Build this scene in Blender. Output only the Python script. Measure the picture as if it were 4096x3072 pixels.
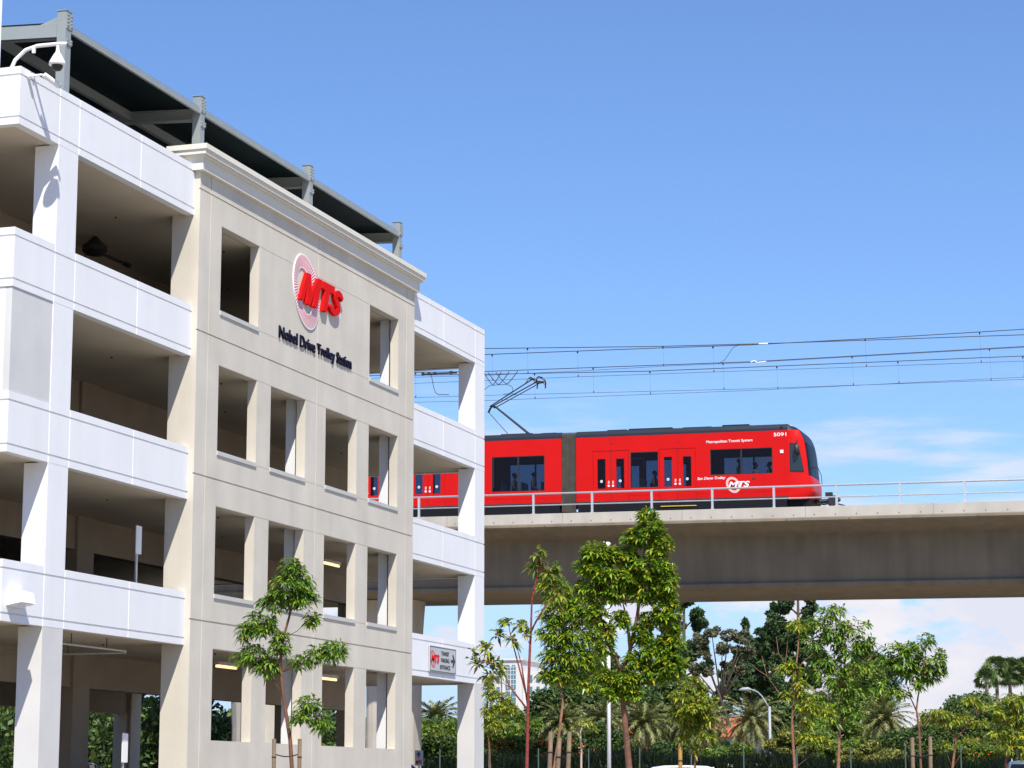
import bpy, bmesh, math, random
import numpy as np
from mathutils import Vector, Matrix, Euler
R = math.radians
scene = bpy.context.scene
for o in list(bpy.data.objects): bpy.data.objects.remove(o, do_unlink=True)
COL = scene.collection
# ---------------------------------------------------------------- camera, sky, sun, exposure
YAW = 0.3172834; PITCH = 0.1720331
cam = bpy.data.cameras.new('camera'); camo = bpy.data.objects.new('camera', cam); COL.objects.link(camo)
cam.sensor_width = 36; cam.lens = 82.642; cam.clip_start = 0.5; cam.clip_end = 6000
camo.location = (0, 0, 0)
camo.rotation_euler = (R(90) + PITCH, 0, YAW - R(90))
scene.camera = camo
L = Vector((1.7, 1.0, -2.75)).normalized()          # direction the sunlight travels
SUN_EL = math.asin(-L.z)
world = bpy.data.worlds.new('World'); scene.world = world; world.use_nodes = True
wn = world.node_tree.nodes; wl = world.node_tree.links; wn.clear()
def N(nt, t, **kw):
    n = nt.nodes.new(t)
    for k, v in kw.items():
        if k.startswith('i_'): n.inputs[k[2:].replace('_', ' ')].default_value = v
        else: setattr(n, k, v)
    return n
W = world.node_tree
sky = N(W, 'ShaderNodeTexSky', sky_type='NISHITA', sun_disc=False)
sky.sun_elevation = SUN_EL; sky.sun_rotation = math.atan2(-L.x, -L.y); sky.altitude = 0
sky.air_density = 1.0; sky.dust_density = 0.3; sky.ozone_density = 3.0
tc = N(W, 'ShaderNodeTexCoord')
sep = N(W, 'ShaderNodeSeparateXYZ'); wl.new(tc.outputs['Generated'], sep.inputs[0])
def mth(op, a, b=None, c=None, clamp=False):
    n = N(W, 'ShaderNodeMath', operation=op); n.use_clamp = clamp
    for i, v in enumerate((a, b, c)):
        if v is None: continue
        if isinstance(v, (int, float)): n.inputs[i].default_value = v
        else: wl.new(v, n.inputs[i])
    return n.outputs[0]
def mrange(v, a, b, c=0, d=1):
    n = N(W, 'ShaderNodeMapRange', interpolation_type='SMOOTHSTEP'); wl.new(v, n.inputs[0])
    for i, x in zip((1, 2, 3, 4), (a, b, c, d)): n.inputs[i].default_value = x
    return n.outputs[0]
az = mth('ARCTAN2', sep.outputs[1], sep.outputs[0])          # azimuth, 0 along the street front
el = mth('ARCSINE', sep.outputs[2])
cmb = N(W, 'ShaderNodeCombineXYZ'); wl.new(az, cmb.inputs[0]); wl.new(mth('MULTIPLY', el, 2.2), cmb.inputs[1])
n1 = N(W, 'ShaderNodeTexNoise'); wl.new(cmb.outputs[0], n1.inputs['Vector']); n1.inputs['Scale'].default_value = 17; n1.inputs['Detail'].default_value = 8; n1.inputs['Roughness'].default_value = 0.6
mp = N(W, 'ShaderNodeMapping'); wl.new(cmb.outputs[0], mp.inputs[0]); mp.inputs['Rotation'].default_value = (0, 0, R(-14)); mp.inputs['Scale'].default_value = (9, 26, 1)
n2 = N(W, 'ShaderNodeTexNoise'); wl.new(mp.outputs[0], n2.inputs['Vector']); n2.inputs['Scale'].default_value = 1; n2.inputs['Detail'].default_value = 6; n2.inputs['Roughness'].default_value = 0.55
# cumulus bank low in the sky, thicker towards the right (small azimuth)
thr = mth('ADD', mrange(el, 0.075, 0.14, 0.40, 0.74), mrange(az, 0.12, 0.33, -0.03, 0.13))
cum = mth('MULTIPLY', mth('MULTIPLY', mth('SUBTRACT', n1.outputs[0], thr), 11.0, clamp=True), 0.95)
cirf = mth('MULTIPLY', mrange(el, 0.075, 0.11), mrange(el, 0.135, 0.185, 1, 0))
cir = mth('MULTIPLY', mth('MULTIPLY', mrange(n2.outputs[0], 0.46, 0.66), cirf), 0.6)
cloud = mth('MAXIMUM', cum, cir)
hz = mrange(el, 0.02, 0.15, 0.60, 0.0)
shade = N(W, 'ShaderNodeTexNoise'); wl.new(cmb.outputs[0], shade.inputs['Vector']); shade.inputs['Scale'].default_value = 22; shade.inputs['Detail'].default_value = 4
ccol = N(W, 'ShaderNodeMix', data_type='RGBA'); wl.new(mrange(shade.outputs[0], 0.35, 0.65), ccol.inputs[0])
CL = 6.1
ccol.inputs[6].default_value = (0.84 * CL, 0.85 * CL, 0.97 * CL, 1); ccol.inputs[7].default_value = (1.0 * CL, 0.96 * CL, 0.99 * CL, 1)
tint = N(W, 'ShaderNodeMix', data_type='RGBA', blend_type='MULTIPLY'); tint.inputs[0].default_value = 1.0
wl.new(sky.outputs[0], tint.inputs[6]); tint.inputs[7].default_value = (0.74, 0.88, 1.12, 1)
SKYTINT = tint
hm = N(W, 'ShaderNodeMix', data_type='RGBA'); wl.new(hz, hm.inputs[0]); wl.new(tint.outputs[2], hm.inputs[6]); hm.inputs[7].default_value = (0.50 * CL, 0.66 * CL, 1.0 * CL, 1)
mx = N(W, 'ShaderNodeMix', data_type='RGBA'); wl.new(cloud, mx.inputs[0]); wl.new(hm.outputs[2], mx.inputs[6]); wl.new(ccol.outputs[2], mx.inputs[7])
bg = N(W, 'ShaderNodeBackground'); wl.new(mx.outputs[2], bg.inputs[0]); bg.inputs[1].default_value = 0.10
wo = N(W, 'ShaderNodeOutputWorld'); wl.new(bg.outputs[0], wo.inputs[0])
sun = bpy.data.lights.new('sun', 'SUN'); sun.energy = 4.6; sun.angle = R(0.5); sun.color = (1.0, 0.945, 0.84)
suno = bpy.data.objects.new('sun', sun); COL.objects.link(suno); suno.rotation_euler = L.to_track_quat('-Z', 'Y').to_euler(); suno.location = (0, 0, 60)
vs = scene.view_settings; vs.view_transform = 'Standard'; vs.look = 'None'; vs.gamma = 1; vs.exposure = 0.62
scene.render.resolution_x = 1024; scene.render.resolution_y = 768
scene.cycles.max_bounces = 8; scene.cycles.transparent_max_bounces = 12; scene.cycles.diffuse_bounces = 5
# ---------------------------------------------------------------- materials
def mat(name, col, rough=0.8, metal=0.0, var=0.0, vscale=1.0, bump=0.0, bscale=30.0, spec=0.5, coat=0.0, streak=0.0, island=None, trans=0.0, emit=None, spots=0.0):
    m = bpy.data.materials.new(name); m.use_nodes = True; nt = m.node_tree; p = nt.nodes['Principled BSDF']
    p.inputs['Base Color'].default_value = (*col, 1); p.inputs['Roughness'].default_value = rough; p.inputs['Metallic'].default_value = metal
    p.inputs['Specular IOR Level'].default_value = spec; p.inputs['Coat Weight'].default_value = coat; p.inputs['Coat Roughness'].default_value = 0.04
    src = None
    if island:
        g = nt.nodes.new('ShaderNodeNewGeometry'); cr = nt.nodes.new('ShaderNodeValToRGB'); cr.color_ramp.interpolation = 'LINEAR'
        els = cr.color_ramp.elements
        while len(els) < len(island): els.new(0.5)
        for e, (pos, c) in zip(els, island): e.position = pos; e.color = (*c, 1)
        nt.links.new(g.outputs['Random Per Island'], cr.inputs[0]); src = cr.outputs[0]
    geo = None
    if var or bump or streak or spots:
        tcn = nt.nodes.new('ShaderNodeTexCoord'); geo = tcn.outputs['Object']
    def mulvar(src, fac_out, lo, hi):
        mr = nt.nodes.new('ShaderNodeMapRange'); nt.links.new(fac_out, mr.inputs[0]); mr.inputs[1].default_value = 0.3; mr.inputs[2].default_value = 0.7; mr.inputs[3].default_value = lo; mr.inputs[4].default_value = hi
        mm = nt.nodes.new('ShaderNodeMix'); mm.data_type = 'RGBA'; mm.blend_type = 'MULTIPLY'; mm.inputs[0].default_value = 1
        if src is None: mm.inputs[6].default_value = (*col, 1)
        else: nt.links.new(src, mm.inputs[6])
        cb = nt.nodes.new('ShaderNodeCombineColor')
        for i in range(3): nt.links.new(mr.outputs[0], cb.inputs[i])
        nt.links.new(cb.outputs[0], mm.inputs[7]); return mm.outputs[2]
    if var:
        nz = nt.nodes.new('ShaderNodeTexNoise'); nt.links.new(geo, nz.inputs['Vector']); nz.inputs['Scale'].default_value = vscale; nz.inputs['Detail'].default_value = 7
        src = mulvar(src, nz.outputs[0], 1 - var, 1 + var * 0.5)
    if streak:
        mpn = nt.nodes.new('ShaderNodeMapping'); nt.links.new(geo, mpn.inputs[0]); mpn.inputs['Scale'].default_value = (1.6, 1.6, 0.12)
        nz = nt.nodes.new('ShaderNodeTexNoise'); nt.links.new(mpn.outputs[0], nz.inputs['Vector']); nz.inputs['Scale'].default_value = 1.3; nz.inputs['Detail'].default_value = 5
        src = mulvar(src, nz.outputs[0], 1 - streak, 1.0)
    if spots:
        nz = nt.nodes.new('ShaderNodeTexNoise'); nt.links.new(geo, nz.inputs['Vector']); nz.inputs['Scale'].default_value = 14; nz.inputs['Detail'].default_value = 3
        src = mulvar(src, nz.outputs[0], 1 - spots, 1.0)
    if src is not None: nt.links.new(src, p.inputs['Base Color'])
    if bump:
        nb = nt.nodes.new('ShaderNodeTexNoise'); nt.links.new(geo, nb.inputs['Vector']); nb.inputs['Scale'].default_value = bscale; nb.inputs['Detail'].default_value = 4
        bn = nt.nodes.new('ShaderNodeBump'); bn.inputs['Strength'].default_value = bump; bn.inputs['Distance'].default_value = 0.02
        nt.links.new(nb.outputs[0], bn.inputs['Height']); nt.links.new(bn.outputs[0], p.inputs['Normal'])
    if trans:
        tr = nt.nodes.new('ShaderNodeBsdfTranslucent'); ms = nt.nodes.new('ShaderNodeMixShader'); ms.inputs[0].default_value = trans
        if src is not None: nt.links.new(src, tr.inputs[0])
        else: tr.inputs[0].default_value = (*col, 1)
        out = nt.nodes['Material Output']
        nt.links.new(p.outputs[0], ms.inputs[1]); nt.links.new(tr.outputs[0], ms.inputs[2]); nt.links.new(ms.outputs[0], out.inputs[0])
    if emit: p.inputs['Emission Color'].default_value = (*emit[0], 1); p.inputs['Emission Strength'].default_value = emit[1]
    return m
def glass(name, tintc, gloss=0.12, trans=0.5):
    m = bpy.data.materials.new(name); m.use_nodes = True; nt = m.node_tree; nt.nodes.clear()
    t = nt.nodes.new('ShaderNodeBsdfTransparent'); t.inputs[0].default_value = (*tintc, 1)
    d = nt.nodes.new('ShaderNodeBsdfPrincipled'); d.inputs['Base Color'].default_value = (0.012, 0.014, 0.02, 1); d.inputs['Roughness'].default_value = 0.03
    mxs = nt.nodes.new('ShaderNodeMixShader'); mxs.inputs[0].default_value = 1 - trans; out = nt.nodes.new('ShaderNodeOutputMaterial')
    nt.links.new(t.outputs[0], mxs.inputs[1]); nt.links.new(d.outputs[0], mxs.inputs[2]); nt.links.new(mxs.outputs[0], out.inputs[0])
    return m
M = {}
M['white'] = mat('white_stucco', (0.755, 0.76, 0.785), 0.85, var=0.03, vscale=0.7, bump=0.12, bscale=60, streak=0.045)
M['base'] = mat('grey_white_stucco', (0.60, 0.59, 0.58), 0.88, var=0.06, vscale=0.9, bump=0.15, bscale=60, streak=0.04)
M['beige'] = mat('beige_stucco', (0.60, 0.556, 0.482), 0.9, var=0.09, vscale=0.8, bump=0.3, bscale=45, streak=0.09)
M['trim'] = mat('cream_trim', (0.68, 0.65, 0.57), 0.85, var=0.04, vscale=0.8, bump=0.1, bscale=50)
M['greypanel'] = mat('grey_panel_stucco', (0.58, 0.58, 0.58), 0.9, var=0.08, vscale=0.9, bump=0.25, bscale=45, streak=0.05)
M['sill'] = mat('sill_paint', (0.50, 0.50, 0.475), 0.6, var=0.04, vscale=2)
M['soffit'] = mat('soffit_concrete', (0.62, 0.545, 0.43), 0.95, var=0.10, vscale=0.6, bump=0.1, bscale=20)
M['floor'] = mat('shade_dark_floor', (0.045, 0.043, 0.040), 0.95, var=0.2, vscale=0.7)  # near-black to cut bounce and put deep interior shade into the colour
M['inner'] = mat('inner_shade_dark', (0.40, 0.33, 0.25), 0.95, var=0.12, vscale=0.8, streak=0.08)  # soffit tone darkened; shade of the deep interior put into the colour
M['lampgrey'] = mat('lamp_grey_paint', (0.30, 0.33, 0.37), 0.5)
M['postgreen'] = mat('dark_green_post', (0.06, 0.10, 0.085), 0.6)
M['deckc'] = mat('deck_concrete', (0.22, 0.20, 0.18), 0.95, var=0.12, vscale=0.5)
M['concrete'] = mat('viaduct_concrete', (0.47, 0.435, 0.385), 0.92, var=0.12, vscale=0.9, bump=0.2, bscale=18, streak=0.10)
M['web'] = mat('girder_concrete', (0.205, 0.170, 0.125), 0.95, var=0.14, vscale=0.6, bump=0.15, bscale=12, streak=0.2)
M['tie'] = mat('form_tie_hole', (0.16, 0.14, 0.12), 0.95)
M['steel'] = mat('grey_steel_paint', (0.27, 0.30, 0.305), 0.55, var=0.06, vscale=2.0, spec=0.4)
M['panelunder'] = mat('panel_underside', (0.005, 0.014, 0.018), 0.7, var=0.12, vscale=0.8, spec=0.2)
M['galv'] = mat('galvanised_steel', (0.62, 0.64, 0.66), 0.42, metal=0.55, var=0.15, vscale=14, bump=0.1, bscale=60)
M['whitemetal'] = mat('white_metal', (0.80, 0.80, 0.82), 0.4)
M['poleblue'] = mat('white_pole_paint', (0.66, 0.70, 0.78), 0.5)
M['black'] = mat('black_metal', (0.02, 0.02, 0.022), 0.5)
M['rubber'] = mat('rubber', (0.018, 0.018, 0.018), 0.8)
M['red'] = mat('red_train_paint', (0.56, 0.006, 0.004), 0.35, var=0.04, vscale=1.0, spec=0.15, coat=0.06, streak=0.05)
M['redseam'] = mat('dark_red_seam', (0.30, 0.006, 0.006), 0.5)
M['navy'] = mat('navy_roof_paint', (0.010, 0.013, 0.022), 0.4, var=0.15, vscale=1.5)
M['bellow'] = mat('bellows_rubber', (0.075, 0.07, 0.06), 0.8, var=0.3, vscale=3)
M['skirt'] = mat('underframe', (0.007, 0.008, 0.012), 0.6, spec=0.2)
M['glass'] = glass('tinted_train_glass', (0.60, 0.64, 0.72), trans=0.80)
M['cabglass'] = mat('cab_side_glass', (0.02, 0.03, 0.035), 0.06)
M['windshield'] = glass('windshield_glass', (0.25, 0.60, 0.70), trans=0.62)
M['carglass'] = glass('car_glass', (0.15, 0.25, 0.25), trans=0.4)
M['frame'] = mat('black_window_frame', (0.015, 0.015, 0.018), 0.5)
M['signred'] = mat('sign_red', (0.66, 0.007, 0.006), 0.6, spec=0.06)
M['logopink'] = mat('logo_pink', (0.52, 0.16, 0.17), 0.5)
M['signpink'] = mat('sign_disc_white', (0.84, 0.79, 0.79), 0.45)
M['logopale'] = mat('pale_pink_vinyl', (0.78, 0.42, 0.40), 0.5)
M['signstripe'] = mat('sign_stripe_red', (0.45, 0.03, 0.06), 0.4)
M['navytext'] = mat('navy_letters', (0.008, 0.008, 0.025), 0.7, spec=0.1)
M['textwhite'] = mat('white_vinyl', (0.82, 0.82, 0.83), 0.5)
M['signgrey'] = mat('grey_sign_panel', (0.45, 0.47, 0.50), 0.5)
M['yellow'] = mat('yellow_strip', (0.75, 0.5, 0.03), 0.5)
M['tube'] = mat('lit_tube', (0.8, 0.7, 0.5), 0.5, emit=((1.0, 0.62, 0.30), 1.2))
M['bark'] = mat('reddish_bark', (0.17, 0.075, 0.045), 0.85, var=0.4, vscale=9, bump=0.8, bscale=35)
M['barkred'] = mat('red_stem_bark', (0.22, 0.030, 0.022), 0.7, var=0.35, vscale=9, bump=0.5, bscale=35)
M['barkpink'] = mat('pink_brown_bark', (0.26, 0.12, 0.07), 0.85, var=0.4, vscale=8, bump=0.8, bscale=35)
M['twigpale'] = mat('pale_dead_twig', (0.42, 0.33, 0.26), 0.9)
M['palmbark'] = mat('palm_bark', (0.24, 0.18, 0.14), 0.95, var=0.5, vscale=3, bump=1.0, bscale=6)
M['darkbark'] = mat('dark_bark', (0.06, 0.045, 0.035), 0.95, var=0.3, vscale=4)
M['wood'] = mat('weathered_stake', (0.24, 0.17, 0.11), 0.9, var=0.35, vscale=6, bump=0.5, bscale=30)
M['woodgold'] = mat('golden_stake', (0.42, 0.24, 0.06), 0.9, var=0.25, vscale=6)
def leafmat(name, cols, tr=0.36, rough=0.42): return mat(name, (0.08, 0.15, 0.02), rough, island=cols, trans=tr, spec=0.5)
M['leafA'] = leafmat('leaf_mid_green', [(0, (0.045, 0.125, 0.012)), (0.5, (0.11, 0.225, 0.020)), (0.85, (0.23, 0.35, 0.028)), (1.0, (0.34, 0.38, 0.04))])
M['leafB'] = leafmat('leaf_glossy_green', [(0, (0.055, 0.140, 0.012)), (0.4, (0.14, 0.26, 0.020)), (0.85, (0.32, 0.41, 0.028)), (1.0, (0.55, 0.42, 0.03))], rough=0.33)
M['leafC'] = leafmat('leaf_yellow_green', [(0, (0.07, 0.13, 0.012)), (0.4, (0.18, 0.26, 0.020)), (0.85, (0.36, 0.38, 0.03)), (1.0, (0.55, 0.44, 0.04))])
M['leafY'] = leafmat('leaf_yellow', [(0, (0.08, 0.17, 0.012)), (0.5, (0.22, 0.31, 0.020)), (0.9, (0.45, 0.44, 0.03)), (1.0, (0.45, 0.18, 0.02))])
M['leafD'] = leafmat('leaf_olive_red', [(0, (0.06, 0.12, 0.014)), (0.5, (0.15, 0.23, 0.022)), (0.85, (0.36, 0.38, 0.035)), (1.0, (0.22, 0.08, 0.03))])
M['pine'] = leafmat('pine_needles', [(0, (0.016, 0.045, 0.014)), (0.6, (0.038, 0.085, 0.022)), (1.0, (0.085, 0.15, 0.035))], tr=0.15, rough=0.7)
M['euc'] = leafmat('eucalyptus_leaf', [(0, (0.07, 0.085, 0.045)), (0.6, (0.12, 0.13, 0.065)), (1.0, (0.19, 0.16, 0.09))], tr=0.2, rough=0.7)
M['bushdark'] = leafmat('dark_bush_leaf', [(0, (0.018, 0.045, 0.010)), (0.6, (0.046, 0.095, 0.016)), (1.0, (0.12, 0.18, 0.025))], tr=0.16, rough=0.6)
M['bushmid'] = leafmat('mid_bush_leaf', [(0, (0.05, 0.11, 0.014)), (0.6, (0.11, 0.19, 0.022)), (1.0, (0.26, 0.31, 0.035))], tr=0.2, rough=0.6)
M['bushyel'] = leafmat('yellow_bush_leaf', [(0, (0.06, 0.09, 0.012)), (0.5, (0.17, 0.19, 0.03)), (1.0, (0.36, 0.33, 0.08))], tr=0.2, rough=0.6)
M['mound'] = leafmat('mound_leaf', [(0, (0.025, 0.060, 0.009)), (0.6, (0.060, 0.115, 0.016)), (1.0, (0.14, 0.17, 0.03))], tr=0.1, rough=0.7)
M['hedge'] = leafmat('hedge_blade', [(0, (0.014, 0.030, 0.008)), (0.7, (0.035, 0.062, 0.012)), (1.0, (0.09, 0.12, 0.03))], tr=0.15, rough=0.6)
M['frond'] = leafmat('palm_frond', [(0, (0.075, 0.095, 0.025)), (0.6, (0.15, 0.17, 0.05)), (1.0, (0.34, 0.31, 0.12))], tr=0.2, rough=0.5)
M['fan'] = leafmat('fan_frond', [(0, (0.035, 0.075, 0.015)), (0.6, (0.075, 0.13, 0.03)), (1.0, (0.14, 0.18, 0.05))], tr=0.15, rough=0.5)
M['flower'] = mat('orange_flower', (0.85, 0.10, 0.015), 0.6)
M['roof'] = mat('terracotta_tile', (0.42, 0.12, 0.06), 0.85, var=0.3, vscale=2.5, bump=0.6, bscale=4)
M['housewall'] = mat('white_house_wall', (0.66, 0.64, 0.62), 0.9, var=0.05, vscale=0.4)
M['towerwall'] = mat('tower_wall', (0.58, 0.57, 0.56), 0.8)
M['towerglass'] = mat('tower_glass', (0.08, 0.18, 0.24), 0.15, spec=0.8)
M['teal'] = mat('teal_glass', (0.12, 0.34, 0.48), 0.2, spec=0.8)
M['ground'] = mat('dry_ground', (0.30, 0.25, 0.18), 0.95, var=0.3, vscale=0.05)
M['asphalt'] = mat('light_paving', (0.27, 0.25, 0.22), 0.92, var=0.2, vscale=0.6, bump=0.3, bscale=20)
M['grassbank'] = mat('grass_bank', (0.06, 0.12, 0.02), 0.95, var=0.4, vscale=0.8, bump=1, bscale=6)
M['cream'] = mat('painted_line', (0.75, 0.75, 0.72), 0.8)
M['skin'] = mat('skin', (0.30, 0.17, 0.11), 0.6)
M['hair'] = mat('dark_hair', (0.02, 0.015, 0.012), 0.7)
M['shirtd'] = mat('dark_shirt', (0.05, 0.05, 0.06), 0.9)
M['shirtl'] = mat('light_shirt', (0.55, 0.56, 0.60), 0.9)
M['trouser'] = mat('trousers', (0.03, 0.035, 0.06), 0.9)
M['seat'] = mat('seat_fabric', (0.05, 0.06, 0.10), 0.9)
M['interior'] = mat('train_interior', (0.42, 0.43, 0.45), 0.7)
M['carblue'] = mat('blue_car_paint', (0.03, 0.16, 0.42), 0.25, metal=0.3, coat=0.8)
M['carslate'] = mat('slate_car_paint', (0.14, 0.19, 0.24), 0.25, metal=0.4, coat=0.8)
M['carwhite'] = mat('white_car_paint', (0.80, 0.80, 0.80), 0.25, coat=0.8)
M['darkred'] = mat('dark_red_car_paint', (0.16, 0.02, 0.015), 0.3, coat=0.6)
M['tail'] = mat('red_lamp', (0.5, 0.01, 0.01), 0.2)
M['lampglass'] = mat('lamp_glass', (0.8, 0.8, 0.8), 0.1)
# ---------------------------------------------------------------- geometry helpers
class MB:
    def __init__(s): s.v = []; s.f = []; s.m = []
    def add(s, vs, fs, mi=0):
        b = len(s.v); s.v += [tuple(map(float, v)) for v in vs]; s.f += [tuple(i + b for i in f) for f in fs]; s.m += [mi] * len(fs); return s
    def box(s, x0, x1, y0, y1, z0, z1, mi=0):
        return s.add([(x0,y0,z0),(x1,y0,z0),(x1,y1,z0),(x0,y1,z0),(x0,y0,z1),(x1,y0,z1),(x1,y1,z1),(x0,y1,z1)],
              [(0,3,2,1),(4,5,6,7),(0,1,5,4),(1,2,6,5),(2,3,7,6),(3,0,4,7)], mi)
    def cbox(s, c, sz, mi=0): return s.box(c[0]-sz[0]/2, c[0]+sz[0]/2, c[1]-sz[1]/2, c[1]+sz[1]/2, c[2]-sz[2]/2, c[2]+sz[2]/2, mi)
    def prism(s, poly, fn, a, b, mi=0):      # poly of (p,q), fn(p,q,t)->xyz, extruded from t=a to t=b
        n = len(poly); vs = [fn(p, q, a) for p, q in poly] + [fn(p, q, b) for p, q in poly]
        return s.add(vs, [tuple(range(n))[::-1], tuple(range(n, 2*n))] + [(i, (i+1) % n, n + (i+1) % n, n + i) for i in range(n)], mi)
    def tube(s, pts, r, n=8, mi=0, cap=True):
        pts = [Vector(p) for p in pts]; k = len(pts); rs = r if isinstance(r, (list, tuple)) else [r] * k
        vs = []; ref = None
        for i, p in enumerate(pts):
            d = (pts[min(i+1, k-1)] - pts[max(i-1, 0)]).normalized()
            if ref is None: ref = d.orthogonal().normalized()
            else: ref = (ref - d * ref.dot(d)); ref = ref.normalized() if ref.length > 1e-6 else d.orthogonal().normalized()
            bn = d.cross(ref)
            for j in range(n):
                a = 2 * math.pi * j / n; vs.append(p + (ref * math.cos(a) + bn * math.sin(a)) * rs[i])
        fs = [(i*n+j, i*n+(j+1) % n, (i+1)*n+(j+1) % n, (i+1)*n+j) for i in range(k-1) for j in range(n)]
        if cap: fs += [tuple(range(n))[::-1], tuple((k-1)*n+j for j in range(n))]
        return s.add(vs, fs, mi)
    def lathe(s, prof, c=(0,0,0), n=16, mi=0, axis='z'):
        vs = []
        for r, h in prof:
            for j in range(n):
                a = 2*math.pi*j/n; q = (r*math.cos(a), r*math.sin(a), h)
                if axis == 'x': q = (h, q[0], q[1])
                if axis == 'y': q = (q[0], h, q[1])
                vs.append((c[0]+q[0], c[1]+q[1], c[2]+q[2]))
        k = len(prof)
        fs = [(i*n+j, i*n+(j+1) % n, (i+1)*n+(j+1) % n, (i+1)*n+j) for i in range(k-1) for j in range(n)] + [tuple(range(n))[::-1], tuple((k-1)*n+j for j in range(n))]
        return s.add(vs, fs, mi)
    def relief(s, O, u, v, nrm, U, V, depth, T, mi=0, gm=None, rm=None):
        """wall with real grooves and openings: O+u*a+v*b is the front, nrm points inward; depth(i,j)->None (open) or recess"""
        O, u, v, nrm = map(Vector, (O, u, v, nrm)); P = lambda a, b, d: O + u*a + v*b + nrm*d
        nu, nv = len(U)-1, len(V)-1; D = [[depth(i, j) for j in range(nv)] for i in range(nu)]
        g = lambda i, j: D[i][j] if 0 <= i < nu and 0 <= j < nv else None
        q = lambda *p, m=mi: s.add(p, [(0, 1, 2, 3)], m)
        for i in range(nu):
            for j in range(nv):
                d = D[i][j]
                if d is None: continue
                a0, a1, b0, b1 = U[i], U[i+1], V[j], V[j+1]
                q(P(a0,b0,d), P(a1,b0,d), P(a1,b1,d), P(a0,b1,d), m=mi if d == 0 or gm is None else gm)
                q(P(a0,b0,T), P(a0,b1,T), P(a1,b1,T), P(a1,b0,T))
                for (di, dj, p0, p1) in ((-1,0,(a0,b0),(a0,b1)), (1,0,(a1,b0),(a1,b1)), (0,-1,(a0,b0),(a1,b0)), (0,1,(a0,b1),(a1,b1))):
                    e = g(i+di, j+dj); e2 = T if e is None else e
                    if e2 > d: q(P(*p0,d), P(*p1,d), P(*p1,e2), P(*p0,e2), m=(rm if (e is None and rm is not None) else mi))
        return s
    def build(s, name, mats, parent=None, xf=None, smooth=False, recalc=True, inv=None):
        me = bpy.data.meshes.new(name)
        vs = [xf(*v) for v in s.v] if xf else s.v
        me.from_pydata(vs, [], s.f)
        if not isinstance(mats, (list, tuple)): mats = [mats]
        for m in mats: me.materials.append(M[m] if isinstance(m, str) else m)
        if len(mats) > 1: me.polygons.foreach_set('material_index', s.m)
        if recalc:
            bm = bmesh.new(); bm.from_mesh(me); bmesh.ops.remove_doubles(bm, verts=bm.verts, dist=1e-5) if smooth else None
            bmesh.ops.recalc_face_normals(bm, faces=bm.faces); bm.to_mesh(me); bm.free()
        if smooth: me.polygons.foreach_set('use_smooth', [True]*len(me.polygons))
        me.update()
        return link(name, me, parent)
def pinv(p):
    m = Matrix.Identity(4); c = []
    while p: c.append(p); p = p.parent
    for q in reversed(c): m = m @ q.matrix_parent_inverse @ Matrix.LocRotScale(q.location, q.rotation_euler, q.scale)
    return m.inverted()
WORLDB = True
def link(name, me, parent=None):
    o = bpy.data.objects.new(name, me); COL.objects.link(o)
    if parent:
        o.parent = parent
        if WORLDB: o.matrix_parent_inverse = pinv(parent)
    return o
def tag(o, label, cat=None, group=None, kind=None):
    if label: o['label'] = label
    if cat: o['category'] = cat
    if group: o['group'] = group
    if kind: o['kind'] = kind
    return o
def thing(name, label, cat, loc=(0,0,0), rz=0, group=None):
    o = bpy.data.objects.new(name, None); o.empty_display_size = 0.3; COL.objects.link(o); o.location = loc; o.rotation_euler = (0, 0, rz)
    return tag(o, label, cat, group)
def struct(name, mb, m, **k): o = mb.build(name, m, **k); o['kind'] = 'structure'; return o
def kids(o): return [c for c in bpy.data.objects if c.parent == o]
def dup(o, parent=None):
    ch = kids(o); c = o.copy(); COL.objects.link(c)
    if parent: c.parent = parent
    for k in ch: dup(k, c)
    return c
def textmesh(name, s, m, parent, origin, ux, uz, w, h, depth=0.01, bold=0.0, shear=0.0, tight=True, space=1.0):
    """text fitted to width w, height h; baseline-left at origin; ux = reading direction, uz = up"""
    cu = bpy.data.curves.new('t', 'FONT'); cu.body = s; cu.size = 1; cu.offset = bold; cu.shear = shear; cu.extrude = 0.05; cu.space_character = space; cu.resolution_u = 5
    to = bpy.data.objects.new('t', cu); COL.objects.link(to); bpy.context.view_layer.update()
    me = bpy.data.meshes.new_from_object(to.evaluated_get(bpy.context.evaluated_depsgraph_get())); bpy.data.objects.remove(to)
    co = np.empty(len(me.vertices)*3); me.vertices.foreach_get('co', co); co = co.reshape(-1, 3)
    x0, x1 = co[:,0].min(), co[:,0].max(); y0, y1 = co[:,1].min(), co[:,1].max()
    ux, uz, o = np.array(ux, float), np.array(uz, float), np.array(origin, float); n = np.cross(ux, uz)
    P = o + np.outer((co[:,0]-x0)/(x1-x0)*w, ux) + np.outer((co[:,1]-y0)/(y1-y0)*h, uz) + np.outer((co[:,2]+0.05)/0.1*depth, n)
    me.vertices.foreach_set('co', P.ravel()); me.materials.clear(); me.materials.append(M[m]); me.name = name
    return link(name, me, parent)
rng = np.random.default_rng(7)
def unit(a): return a / np.maximum(np.linalg.norm(a, axis=-1, keepdims=True), 1e-9)
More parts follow.
